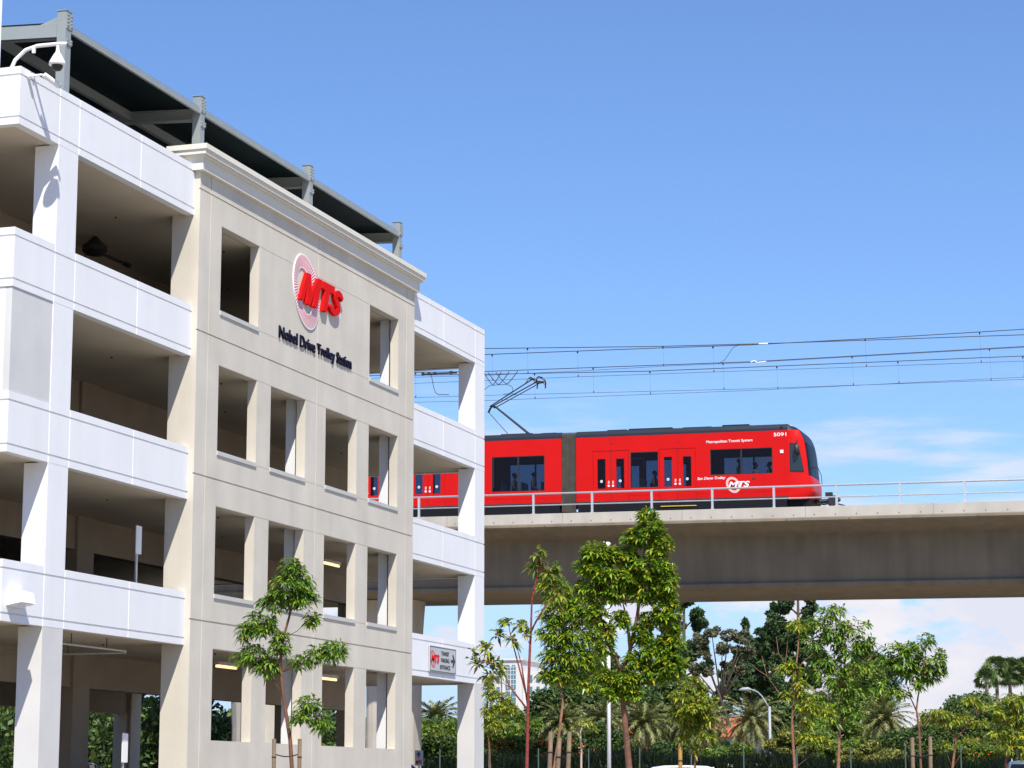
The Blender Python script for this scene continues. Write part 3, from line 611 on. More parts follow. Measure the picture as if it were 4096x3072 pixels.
# ---------------------------------------------------------------- overhead wires
def wire(name, pts, r, par): return MB().tube(pts, r, 5).build(name, 'black', par)
def lerp(pts, y):
    pts = sorted(pts)
    for (a, za), (b, zb) in zip(pts[:-1], pts[1:]):
        if a <= y <= b: return za + (zb-za)*(y-a)/(b-a)
    return pts[0][1] if y < pts[0][0] else pts[-1][1]
Xn, Xf = 101.8, 105.6; kf = 105.6/101.8
def cat(label, X, k, Mp, Cp, drops):
    t = thing('overhead_line', label, 'overhead wire', (X, 20, 12), group='overhead trolley wires')
    Mp = [(y*k, z*k) for y, z in Mp]; Cp = [(y*k, z*k) for y, z in Cp]
    wire('messenger_wire', [(X, y, z) for y, z in sorted(Mp)], 0.019, t); wire('contact_wire', [(X, y, z) for y, z in sorted(Cp)], 0.010, t)
    for y in drops:
        y *= k; a, b = lerp(Mp, y), lerp(Cp, y); w_ = MB(); w_.tube([(X, y, a), (X, y-0.03, b)], 0.0035, 4); w_.box(X-0.03, X+0.03, y-0.03, y+0.03, a-0.10, a-0.01); w_.box(X-0.02, X+0.02, y-0.045, y-0.01, b+0.01, b+0.09); w_.build('dropper', 'black', t)
    return t
c2 = cat('topmost thick overhead wire with its contact wire over the near track', Xn, 1, [(75, 21.4), (34.74, 20.08), (26.11, 19.89), (22.18, 19.79), (16, 19.75), (10.09, 19.76), (-30, 21.2)], [(75, 19.5), (34.74, 18.85), (30.26, 18.78), (23.9, 18.65), (17, 18.5), (10.15, 18.36), (-30, 17.6)], [38.5, 34.4, 30.26, 23.89, 17.0, 12.0, 7.0])
cat('thin wire merging with the topmost overhead wire above the train', Xn-0.3, 1, [(75, 21.9), (34.74, 20.31), (26.28, 19.91), (21.3, 19.745), (10.1, 19.46), (-30, 18.3)], [(75, 20.3), (34.74, 19.04), (29.52, 18.99), (26.12, 18.99), (22.2, 18.93), (10.13, 18.91), (-30, 18.9)], [32.58, 26.14])
cat('second thick overhead wire with its contact wire over the far track', Xf, kf, [(72, 20.9), (34.74, 19.28), (22.2, 19.02), (10.12, 19.0), (-30, 19.6)], [(72, 19.0), (34.74, 18.15), (22.22, 17.79), (10.18, 17.56), (-30, 17.2)], [38.2, 29.52, 23.44, 17.6, 11.6])
cat('lowest thick overhead wire with its contact wire over the far track', Xf+0.4, kf*1.003, [(72, 20.8), (34.74, 19.16), (26.88, 18.87), (22.2, 18.79), (10.14, 18.6), (-30, 18.2)], [(72, 19.0), (34.74, 17.92), (22.22, 17.73), (10.17, 17.67), (-30, 17.8)], [32.36, 26.86, 21.0, 15.6, 10.2])
jm = thing('jumper_cable', 'looped jumper cable hanging between the overhead wires left of the pantograph', 'cable', (Xn, 34, 19))
for a, c, b in ((34.85, 34.58, 34.02), (34.66, 34.17, 33.63), (34.28, 33.81, 33.22)):
    pts = []
    for i in range(25):
        s = i/24; y = a + (c-a)*(1-math.cos(math.pi*min(1, s*2)))/2 if s < 0.5 else c + (b-c)*(1-math.cos(math.pi*(s*2-1)))/2
        z = 18.68 + 0.57*abs(s*2-1)**2.2; pts.append((Xn+0.2, a+(b-a)*(s+0.09*math.sin(s*2*math.pi)), z))
    MB().tube(pts, 0.019, 5).build('loop', 'black', jm)
MB().tube([(Xn+0.2, y, z) for y, z in ((34.85, 18.45), (34.76, 18.52), (34.6, 18.63), (34.2, 18.65), (33.81, 18.65), (33.6, 18.6), (33.47, 18.48), (33.45, 18.34), (33.55, 18.24), (33.7, 18.2), (33.92, 18.2))], 0.014, 5).build('lower_loop', 'black', jm)
jl = thing('jumper_cable', 'single jumper cable curving down between the wires seen through the upper right garage bay', 'cable', (Xn, 37.2, 19))
MB().tube([(Xn+0.2, y, z) for y, z in ((37.5, 19.38), (37.43, 19.05), (37.36, 18.7), (37.26, 18.44), (37.1, 18.34), (36.6, 18.32))], 0.016, 5).build('cable', 'black', jl)
m = MB()
for y in (37.9, 37.6, 37.3, 36.5): m.cbox((Xn+0.2, y, 19.36), (0.08, 0.12, 0.14))
m.tube([(Xn+0.2, 37.95, 19.36), (Xn+0.2, 36.2, 19.33)], 0.035, 6); m.build('splice_sleeve', 'black', jl)
jm2 = thing('insulator', 'small insulator spliced into the topmost overhead wire', 'insulator', (Xn, 21.8, 19.7))
m = MB()
for i in range(9): m.lathe([(0.02, 0), (0.045, 0.02), (0.02, 0.04)], (Xn-0.3, 21.75+i*0.055, 19.76), 8, axis='y')
m.build('insulator_discs', 'wood', jm2); MB().tube([(Xn-0.3, 21.3, 19.745), (Xn-0.3, 21.72, 19.755)], 0.03, 6).build('clamp', 'whitemetal', jm2)
MB().tube([(Xn-0.3, 23.6, 18.95), (Xn-0.3, 23.3, 19.1), (Xn-0.3, 22.9, 19.65), (Xn-0.3, 22.6, 19.78)], 0.012, 5).build('jumper_wire', 'black', jm2)
jm3 = thing('insulator', 'small pale insulator on the second overhead wire', 'insulator', (Xn, 21.4, 18.95))
MB().tube([(Xn-0.3, 22.1, 18.94), (Xn-0.3, 21.95, 19.0), (Xn-0.3, 21.8, 18.91), (Xn-0.3, 21.4, 18.93)], 0.028, 6).build('clamp', 'whitemetal', jm3)
# ---------------------------------------------------------------- trolley train
tr = thing('trolley_train', 'red articulated trolley with a raised pantograph on the viaduct', 'train', (101.82, 32.7, 11.8))
XN, XR = 100.5, 103.14                               # near and far side
CY = 32.71; mir = lambda y: 2*CY - y
ZB, ZR, ZT = 12.74, 15.64, 15.93
def side(y0, y1, wins, doors, name='side_wall'):
    """wins: (ya, yb, z0, z1); doors: (ya, yb)"""
    U = sorted(set([y0, y1] + [q for w in wins for q in w[:2]] + [q for d in doors for q in d])); seam = [13.28 - 0.006, 13.28 + 0.006, 15.0-0.006, 15.0+0.006]
    V = sorted(set([ZB, ZR, 12.95, 12.962, 15.0, 13.0] + [q for w in wins for q in w[2:]] ))
    V = sorted(set(V + [13.0]))
    def dep(i, j):
        y = (U[i]+U[i+1])/2; z = (V[j]+V[j+1])/2
        for a, b, c, d in wins:
            if a < y < b and c < z < d: return None
        for a, b in doors:
            if a < y < b and z < 15.0: return None
        if 12.95 < z < 12.962: return 0.012
        return 0.0
    for X, nrm in ((XN, (1,0,0)), (XR, (-1,0,0))):
        m = MB(); m.relief((X, 0, 0), (0,1,0), (0,0,1), nrm, U, V, dep, 0.06); m.build(name, 'red', tr, xf=fall)
        for a, b, c, d in wins:
            s = 1 if X == XN else -1; fr = MB(); e = 0.035
            for q in ((a, b, c, c+e), (a, b, d-e, d), (a, a+e, c+e, d-e), (b-e, b, c+e, d-e)): fr.box(min(X+0.01*s, X+0.03*s), max(X+0.01*s, X+0.03*s), q[0], q[1], q[2], q[3])
            if b-a > 2: fr.box(min(X+0.012*s, X+0.03*s), max(X+0.012*s, X+0.03*s), (a+b)/2-0.04, (a+b)/2+0.04, c+e, d-e)
            w = fr.build('window', 'frame', tr, xf=fall)
            MB().box(min(X+0.02*s, X+0.024*s), max(X+0.02*s, X+0.024*s), a+0.005, b-0.005, c+0.005, d-0.005).build('pane', 'glass', w, xf=fall)
        for a, b in doors:
            c = (a+b)/2; s = 1 if X == XN else -1
            for p, q, wa in ((a+0.012, c-0.012, 0), (c+0.012, b-0.012, 1)):
                wc = (p+q)/2 + (-0.02 if wa == 0 else 0.02)
                w0, w1 = wc-0.185, wc+0.185
                m = MB(); m.relief((X+0.012*s, 0, 0), (0,1,0), (0,0,1), (s,0,0), [p, w0, w1, q], [ZB, 13.30, 14.64, 14.99], lambda i, j: None if (i == 1 and j == 1) else 0.0, 0.04)
                dr = m.build('door', 'red', tr, xf=fall)
                MB().box(min(X+0.03*s, X+0.034*s), max(X+0.03*s, X+0.034*s), w0-0.004, w1+0.004, 13.296, 14.644).build('pane', 'glass', dr, xf=fall)
                if X == XN:
                    mm = MB(); mm.lathe([(0.062, X+0.006), (0.062, X+0.012), (0.04, X+0.012), (0.04, X+0.006)], (0, wc, 13.63), 14, axis='x'); mm.box(X+0.004, X+0.012, wc-0.014, wc+0.014, 13.59, 13.68); mm.build('round_sticker', 'textwhite', dr, xf=fall)
                    yb = c + (-0.10 if wa == 0 else 0.10)
                    mm = MB(); mm.lathe([(0.05, X-0.004), (0.05, X+0.01)], (0, yb, 13.42), 12, axis='x')
                    for zz in (13.52, 13.555, 13.59, 13.62): mm.box(X+0.006, X+0.011, yb-0.035, yb+0.035-0.01*(zz > 13.6), zz, zz+0.018)
                    mm.build('button', 'textwhite', dr, xf=fall)
            MB().box(min(X+0.03*s, X+0.05*s), max(X+0.03*s, X+0.05*s), c-0.012, c+0.012, ZB, 14.99).build('door_seal', 'rubber', tr, xf=fall)
WZ1, WZ2 = 13.29, 14.90
side(20.30, 29.97, [(20.99, 23.79, 13.75, WZ2), (26.15, 27.44, WZ1, WZ2)], [(27.52, 29.18), (24.44, 26.11)])
side(30.66, mir(30.66), [(31.45, 33.97, WZ1, WZ2)], [])
side(mir(29.97), mir(20.30), [(mir(23.79), mir(20.99), 13.75, WZ2), (mir(27.44), mir(26.15), WZ1, WZ2)], [(mir(29.18), mir(27.52)), (mir(26.11), mir(24.44))])
for (a, b) in ((20.30, 29.97), (30.66, mir(30.66)), (mir(29.97), mir(20.30))):
    # roof: shoulders and top
    m = MB(); m.prism([(XN+0.0, ZR+0.002), (XN+0.02, ZR+0.12), (XN+0.12, ZT), (XR-0.12, ZT), (XR-0.02, ZR+0.12), (XR, ZR+0.002)], lambda p, q, t: (p, t, q), a, b); m.build('roof', 'navy', tr, xf=fall)
    MB().box(XN+0.07, XR-0.07, a, b, ZB-0.04, ZB+0.06).build('floor', 'interior', tr, xf=fall)
    m = MB()
    for y in np.arange(a+0.5, b-0.4, 0.95):
        if any(q0-0.1 < y < q1+0.1 for q0, q1 in ((24.44, 26.11), (27.52, 29.18), (mir(26.11), mir(24.44)), (mir(29.18), mir(27.52)))): continue
        for x in (XN+0.5, XR-0.5): m.box(x-0.42, x+0.42, y, y+0.42, 13.1, 13.2); m.box(x-0.42, x+0.42, y+0.42, y+0.50, 13.1, 13.72)
    m.build('seats', 'seat', tr, xf=fall)
    sk = MB(); sk.box(XN+0.05, XR-0.05, a+0.1, b-0.1, 12.10, ZB-0.05)
    sk.build('underframe', 'skirt', tr, xf=fall)
for a in (22.4, 27.9, 32.1, mir(28.9), mir(23.4)):    # bogies
    bg_ = MB(); bg_.box(XN+0.35, XR-0.35, a-0.9, a+0.9, 11.98, 12.12); bo = bg_.build('bogie', 'skirt', tr, xf=fall)
    for y in (a-0.6, a+0.6):
        for x in (101.82-0.72, 101.82+0.72): MB().lathe([(0.30, -0.06), (0.32, -0.02), (0.32, 0.06)], (x, y, 12.115), 20, axis='x').build('wheel', 'skirt', bo, xf=fall)
def bellows(a, b):
    m = MB(); n = 11; vs = []
    for i in range(n*2+1):
        y = a + (b-a)*i/(n*2); d = 0.05 if i % 2 else 0.0
        vs += [(XN+0.05+d, y, 12.30), (XN+0.05+d, y, ZT-0.10), (XN+0.15+d, y, ZT+0.0-d), (XR-0.15-d, y, ZT+0.0-d), (XR-0.05-d, y, ZT-0.10), (XR-0.05-d, y, 12.30)]
    m.add(vs, [(i*6+j, i*6+(j+1) % 6, (i+1)*6+(j+1) % 6, (i+1)*6+j) for i in range(n*2) for j in range(6)])
    m.build('bellows', 'bellow', tr, xf=fall)
bellows(29.98, 30.65); bellows(mir(30.65), mir(29.98))
# cab noses
def nose(rev):
    ym = (lambda y: mir(y)) if rev else (lambda y: y)
    prof = [(12.58, 19.60, 19.46), (12.74, 19.42, 19.26), (13.0, 19.38, 19.24), (13.25, 19.37, 19.24), (13.45, 19.37, 19.27), (13.62, 19.38, 19.34), (14.0, 19.40, 19.37), (14.4, 19.43, 19.41), (14.8, 19.46, 19.46), (15.1, 19.50, 19.52), (15.30, 19.55, 19.58), (15.5, 19.63, 19.68), (15.64, 19.72, 19.79), (15.80, 19.97, 19.98), (15.92, 20.28, 20.28)]
    K = 12
    def row(z, ys, yf, inset=0.0):
        r_ = []; x0, x1 = XN+inset, XR-inset; hw = (x1-x0)/2; xc = (x0+x1)/2
        r_.append((x0, ym(20.30), z))
        for k in range(1, K):                        # superellipse in plan from side to side
            t = math.pi*k/K; c, s = math.cos(t), math.sin(t)
            r_.append((xc - hw*math.copysign(abs(c)**0.45, c), ym(ys + 0.22 - (ys+0.22-yf)*abs(s)**0.55), z))
        r_.append((x1, ym(20.30), z)); return r_
    rows = [row(z, a, b, 0.0 if z < 15.7 else (z-15.64)*0.45) for z, a, b in prof]; W_ = K+1
    def patch(name, r0, r1, k0, k1, m, off=0.0):
        mm = MB(); vs = [rows[i][k] for i in range(r0, r1+1) for k in range(k0, k1+1)]; w = k1-k0+1
        if off: vs = [(v[0], v[1] + (off if rev else -off), v[2]) for v in vs]
        mm.add(vs, [(i*w+j, i*w+j+1, (i+1)*w+j+1, (i+1)*w+j) for i in range(r1-r0) for j in range(w-1)]); return mm.build(name, m, tr, xf=fall, smooth=True)
    patch('nose', 0, 5, 0, K, 'red'); patch('cab_side', 5, 12, 0, 2, 'red'); patch('cab_side', 5, 12, K-2, K, 'red')
    patch('windshield', 5, 9, 2, K-2, 'windshield'); patch('nose_cap', 9, 14, 2, K-2, 'navy'); patch('nose_cap', 12, 14, 0, 2, 'navy'); patch('nose_cap', 12, 14, K-2, K, 'navy')
    m = MB(); vs = rows[-1]; m.add(vs, [tuple(range(len(vs)))]); m.build('roof', 'navy', tr, xf=fall)
    for X, s in ((XN, 1), (XR, -1)):                 # cab side window
        poly = [(20.23, 13.79), (20.23, 15.08), (19.93, 15.05), (19.82, 14.92), (19.69, 14.3), (19.60, 13.79)]
        fr = MB(); fr.prism([(ym(p), q) for p, q in poly], lambda p, q, t: (t, p, q), X-0.006*s, X+0.02*s); w = fr.build('window', 'frame', tr, xf=fall)
        ip = [(19.93+(p-19.93)*0.86, 14.42+(q-14.42)*0.90) for p, q in poly]
        MB().prism([(ym(p), q) for p, q in ip], lambda p, q, t: (t, p, q), X-0.010*s, X-0.007*s).build('pane', 'cabglass', w, xf=fall)
    for i, z in enumerate((12.78, 12.84, 12.90, 12.96)): # grille lines low on the nose
        MB().tube([(XN+0.06+0.0*i, ym(19.62), z), (XN+0.25, ym(19.36-0.0), z), (XN+0.7, ym(19.20), z), (101.82, ym(19.145), z)], 0.012, 5).build('grille_bar', 'redseam', tr, xf=fall)
    c = MB(); c.tube([(101.82, ym(19.5), 12.60), (101.82, ym(18.9), 12.62), (101.82, ym(18.62), 12.62)], 0.10, 8); c.box(101.62, 102.02, min(ym(18.78), ym(18.42)), max(ym(18.78), ym(18.42)), 12.42, 12.84)
    c.box(101.7, 101.95, min(ym(18.92), ym(18.62)), max(ym(18.92), ym(18.62)), 12.80, 13.0); c.tube([(101.8, ym(18.5), 12.50), (101.8, ym(18.3), 12.46), (101.8, ym(18.08), 12.40)], 0.03, 6); c.lathe([(0.15, ym(18.42)), (0.06, ym(18.26))], (101.75, 0, 12.66), 10, axis='y')
    c.tube([(101.6, ym(19.3), 12.5), (101.55, ym(18.95), 12.44), (101.6, ym(18.7), 12.5)], 0.035, 6)
    c.build('coupler', 'black', tr, xf=fall)
    MB().prism([(ym(20.6), 12.1), (ym(19.5), 12.1), (ym(19.35), 12.58), (ym(20.6), 12.69)], lambda p, q, t: (t, p, q), XN+0.2, XR-0.2).build('underframe', 'skirt', tr, xf=fall)
nose(False); nose(True)
MB().tube([(XN-0.05, 19.86, 15.20), (XN-0.16, 19.86, 15.12), (XN-0.16, 19.86, 14.95)], 0.03, 6).build('mirror_bracket', 'black', tr, xf=fall)
MB().lathe([(0.02, 14.52), (0.11, 14.60), (0.125, 14.75), (0.11, 14.92), (0.03, 14.98)], (XN-0.16, 19.88, 0), 12).build('mirror', 'black', tr, xf=fall, smooth=True)
MB().tube([(101.6, 19.38, 14.12), (101.6, 19.2, 14.08), (101.6, 19.06, 13.75), (101.6, 19.02, 13.25)], 0.016, 5).build('wiper', 'black', tr, xf=fall)
MB().box(XN-0.03, XN+0.001, 20.50, 20.64, 14.63, 14.77).build('marker_light', 'lampglass', tr, xf=fall)
m = MB(); m.box(XN-0.006, XN+0.001, 21.76, 21.92, 13.50, 13.57); m.box(XN-0.006, XN, 25.2, 25.28, 15.27, 15.33); m.box(XN-0.006, XN, 28.3, 28.38, 15.30, 15.36); m.build('vents', 'rubber', tr, xf=fall)
m = MB(); m.box(XN+0.01, XN+0.2, 24.44, 26.07, 12.42, 12.45); m.build('door_step', 'yellow', tr, xf=fall)
m = MB()
for y in (21.3, 22.0, 22.7, 23.4, 24.1, 31.3, 32.0, 32.8, 33.5): m.box(XN-0.008, XN, y, y+0.10, 12.84, 12.86)
m.build('skirt_latch', 'redseam', tr, xf=fall)
m = MB()
for a, b, h in ((22.1, 23.3, 0.10), (23.8, 25.1, 0.06), (25.6, 27.6, 0.09), (27.7, 28.6, 0.07), (31.0, 31.7, 0.05), (mir(28.6), mir(25.6), 0.1), (mir(24.1), mir(22.1), 0.1)):
    m.box(XN+0.35, XR-0.35, a, b, ZT, ZT+h)
m.build('roof_equipment', 'navy', tr, xf=fall)
MB().box(XN+0.9, XN+1.1, 20.3, 20.55, ZT, ZT+0.07).build('antenna', 'whitemetal', tr, xf=fall)
m = MB()
for i in range(4): m.box(XN-0.004, XN+0.03, 20.52, 20.62, 15.68+i*0.05, 15.70+i*0.05)
m.build('roof_grille', 'rubber', tr, xf=fall)
uy, uz = (0,-1,0), (0,0,1)
fz = lambda y: (y-20)*GR
textmesh('fleet_number', '5091', 'textwhite', tr, (XN-0.002, 20.92, 15.39+fz(20.9)-0.01), uy, uz, 0.56, 0.155, depth=0.004, bold=0.008)
textmesh('operator_name', 'Metropolitan Transit System', 'textwhite', tr, (XN-0.002, 23.95, 15.155+fz(23)-0.0), uy, uz, 2.08, 0.155, depth=0.004, bold=0.008)
textmesh('service_name', 'San Diego Trolley', 'textwhite', tr, (XN-0.002, 24.38, 13.53+fz(23.7)), uy, uz, 1.28, 0.15, depth=0.004, bold=0.012, shear=0.3)
logo(tr, (XN-0.003, 22.98, 13.20), uy, uz, 0.96, 0.27, 'logopale', 'textwhite')
# pantograph
pg = thing('pantograph_base', '', ''); bpy.data.objects.remove(pg)
m = MB(); m.box(101.3, 102.3, 32.3, 33.8, ZT+0.02, ZT+0.14)
pan = m.build('pantograph', 'black', tr, xf=fall)
for dx in (-0.12, 0.12): pass
MB().tube([(101.8, 32.55, 16.2), (101.8, 34.2, 17.56)], [0.06, 0.045], 8).build('lower_arm', 'black', pan)
MB().tube([(101.85, 33.6, 16.25), (101.85, 34.55, 17.32)], 0.018, 6).build('thrust_rod', 'black', pan)
m = MB()
for dx in (-0.35, 0.35): m.tube([(101.8+dx*0.25, 34.48, 17.60), (101.8+dx, 32.30, 18.74)], 0.028, 6)
m.tube([(101.8, 34.3, 17.52), (101.8, 33.2, 18.05), (101.8, 32.05, 18.60)], 0.022, 6); m.tube([(101.45, 33.4, 18.16), (102.15, 33.4, 18.16)], 0.015, 5)
m.tube([(101.8, 34.58, 17.32), (101.8, 34.50, 17.50), (101.8, 34.40, 17.62), (101.8, 34.15, 17.55)], 0.05, 6)
m.build('upper_arm', 'black', pan)
m = MB()
for y in (32.38, 31.98):
    m.tube([(100.95, y+0.10, 18.48), (101.1, y+0.03, 18.70), (101.35, y, 18.80), (102.25, y, 18.80), (102.5, y+0.03, 18.70), (102.65, y+0.1, 18.48)], 0.03, 6)
m.tube([(101.3, 32.0, 18.80), (101.2, 31.75, 18.72), (101.1, 31.62, 18.36)], 0.03, 6); m.tube([(101.3, 32.05, 18.78), (101.2, 32.06, 18.5), (101.15, 32.03, 18.38)], 0.025, 6)
m.tube([(101.3, 32.4, 18.72), (101.8, 32.2, 18.68), (102.3, 32.0, 18.72)], 0.03, 6); m.cbox((101.3, 31.88, 18.52), (0.12, 0.22, 0.08)); m.tube([(101.3, 32.05, 18.50), (101.3, 31.66, 18.50)], 0.02, 6)
m.build('head', 'black', pan)
# ---------------------------------------------------------------- passengers
def figure(seated):
    """one continuous lofted body: (centre, rx, ry) rings from the feet up; x = facing direction"""
    m = MB()
    def loft(rings, n=10, mi=0):
        vs = []
        for c, ax_, ay in rings:
            for j in range(n): a = 2*math.pi*j/n; vs.append((c[0]+ax_*math.cos(a), c[1]+ay*math.sin(a), c[2]))
        k = len(rings); m.add(vs, [(i*n+j, i*n+(j+1) % n, (i+1)*n+(j+1) % n, (i+1)*n+j) for i in range(k-1) for j in range(n)] + [tuple(range(n))[::-1], tuple((k-1)*n+j for j in range(n))], mi)
    zb = 0.45 if seated else 0.86
    loft([((0,0,zb-0.04), 0.12, 0.17), ((0,0,zb+0.08), 0.13, 0.18), ((0,0,zb+0.26), 0.11, 0.15), ((0.01,0,zb+0.42), 0.12, 0.19), ((0,0,zb+0.52), 0.09, 0.20), ((0,0,zb+0.56), 0.055, 0.07), ((0.01,0,zb+0.64), 0.052, 0.055), ((0.03,0,zb+0.67), 0.075, 0.06), ((0.03,0,zb+0.74), 0.095, 0.074), ((0.02,0,zb+0.80), 0.098, 0.078), ((0.01,0,zb+0.86), 0.075, 0.062), ((0,0,zb+0.89), 0.03, 0.03)])
    for s in (-1, 1):
        if seated: m.tube([(0,s*0.09,zb+0.02),(0.25,s*0.10,zb+0.05),(0.44,s*0.10,zb+0.02),(0.44,s*0.10,0.25),(0.42,s*0.10,0.06),(0.54,s*0.10,0.03)], [0.085,0.08,0.06,0.05,0.04,0.035], 8)
        else: m.tube([(0,s*0.09,zb),(0.01,s*0.10,0.48),(0,s*0.10,0.08),(0.14,s*0.10,0.03)], [0.09,0.06,0.045,0.035], 8)
        m.tube([(0,s*0.19,zb+0.50),(0,s*0.24,zb+0.24),(0.18,s*0.19,zb+0.12),(0.25,s*0.17,zb+0.12)], [0.055,0.045,0.035,0.03], 8)
    m.tube([(0.125,0,zb+0.755),(0.145,0,zb+0.735)], 0.014, 5)
    body = m
    h = MB(); h.lathe([(0.10, zb+0.76), (0.106, zb+0.82), (0.085, zb+0.885), (0.03, zb+0.915)], (-0.012, 0, 0), 12)
    c = MB(); vs = []
    for z, ax_, ay in ((zb-0.05, 0.135, 0.185), (zb+0.26, 0.122, 0.165), (zb+0.42, 0.132, 0.205), (zb+0.53, 0.10, 0.21), (zb+0.565, 0.062, 0.08)):
        for j in range(12): a = 2*math.pi*j/12; vs.append((ax_*math.cos(a), ay*math.sin(a), z))
    c.add(vs, [(i*12+j, i*12+(j+1) % 12, (i+1)*12+(j+1) % 12, (i+1)*12+j) for i in range(4) for j in range(12)])
    return body, h, c
WORLDB = False
for lab, y, x, z, st, sh, rz in (
    ('seated passenger in the left pane of the big train window nearest the garage', 33.08, 101.1, 12.86, True, 'shirtd', -90),
    ('seated passenger right of the bar in the train window nearest the garage', 32.15, 101.1, 12.86, True, 'shirtd', -90),
    ('seated passenger at the right edge of the big train window nearest the garage', 31.58, 101.3, 12.86, True, 'shirtd', 90),
    ('seated passenger silhouetted low in the train window between the two double doors', 26.5, 101.2, 12.78, True, 'shirtd', -90),
    ('standing passenger in a light shirt in the train window nearest the cab', 22.68, 101.4, 12.80, False, 'shirtl', -90),
    ('seated passenger in a light top right of the centre bar in the front train window', 21.9, 101.1, 13.0, True, 'shirtl', -90),
    ('seated passenger in dark clothes at the right end of the front train window', 21.25, 101.1, 13.0, True, 'shirtd', 90)):
    p = thing('person', lab, 'person', (x, y, z + fz(y)), R(rz), 'passengers on the trolley')
    b, h, c = figure(st); b.build('body', 'skin', p, smooth=True); h.build('hair', 'hair', p, smooth=True); c.build('shirt', sh, p, smooth=True)
# ---------------------------------------------------------------- young trees of the parking lot
WORLDB = False
RT = YAW - R(90)                                     # local x of a tree runs across the view, local y away from it
def limb(m, pts, r0, r1, n=6):
    k = len(pts); m.tube(pts, [r0 + (r1-r0)*i/(k-1) for i in range(k)], n)
def jit(pts, a): return [(p[0]+rng.normal(0, a), p[1]+rng.normal(0, a), p[2]) for p in pts]
def young_tree(data, lab, leaf, bark, r, ll, lw, dens, group, droop=0.45, nl=9, bare=(), lr=0.5):
    (bx, by), trunk, limbs, clumps = data
    t = thing('young_tree', lab, 'tree', (bx, by, GZ), RT, group)
    tp = [(trunk[0][0], 0.0, -0.05)] + [(u, 0.04*math.sin(i*1.7), z) for i, (u, z) in enumerate(trunk)]
    m = MB(); limb(m, tp, r, r*0.28, 10)
    lp = []
    for i, l in enumerate(limbs):
        d = rng.uniform(-0.25, 0.25); q = [(u, d*j/len(l), z) for j, (u, z) in enumerate(l)]; limb(m, q, r*lr, r*lr*0.3, 7); lp += q[1:]
    anchors = [p for p in tp[2:]] + lp
    Ps, Ds = [], []
    for (u, z, ru, rz_) in clumps:
        ry = max(ru, rz_)*0.9; c = Vector((u, rng.uniform(-0.5, 0.5)*ry*0.7, z))
        cand = sorted(anchors, key=lambda a: (Vector(a)-c).length + (0.9 if a[2] > z-0.02 else 0)); a = Vector(cand[0])
        mid = (a+c)/2 + Vector((0, 0, -0.08*(c-a).length)); limb(m, [tuple(a), tuple(mid), tuple(c)], r*0.2, r*0.08, 5)
        nr = max(3, int(dens * ru*rz_/(ll*ll) * 7.5))
        for _ in range(nr):
            d = unit(rng.normal(0, 1, 3)); s = rng.uniform(0.25, 1.0)**0.5
            tip = np.array(c) + d*np.array([ru, ry, rz_])*s
            st = np.array(c) + d*np.array([ru, ry, rz_])*s*0.25; st[2] -= 0.04
            m.tube([tuple(st), tuple((st+tip)/2 + np.array([0, 0, -0.02])), tuple(tip)], [r*0.06, r*0.05, r*0.035], 3, cap=False)
            od = unit(d*np.array([1, 1, 0.35]) + np.array([0, 0, 0.55]))
            n = int(rng.integers(nl-3, nl+3)); x = unit(np.cross(od, np.array([0.3, 0.9, 0.1]))); y = np.cross(od, x)
            for k in range(n):
                a_ = 2*math.pi*(k + rng.uniform(0, .6))/n; sp = rng.uniform(0.5, 1.25)
                dd = unit(od*math.cos(sp) + (x*math.cos(a_) + y*math.sin(a_))*math.sin(sp)); Ps.append(tip - od*0.015*k*ll/0.13*0.6); Ds.append(dd)
    for l in bare:
        q = [(u, 0.1*math.sin(j), z) for j, (u, z) in enumerate(l)]; limb(m, q, r*0.22, r*0.05, 5)
    m.build('trunk', bark, t, smooth=True)
    Ps, Ds = np.array(Ps), np.array(Ds); n = len(Ps)
    v, f = leafmesh(Ps, Ds, ll*rng.uniform(0.65, 1.2, n), lw*rng.uniform(0.7, 1.2, n), droop)
    npmesh('crown', v, f, leaf, t); return t
def P3(u, z): return (u, z)
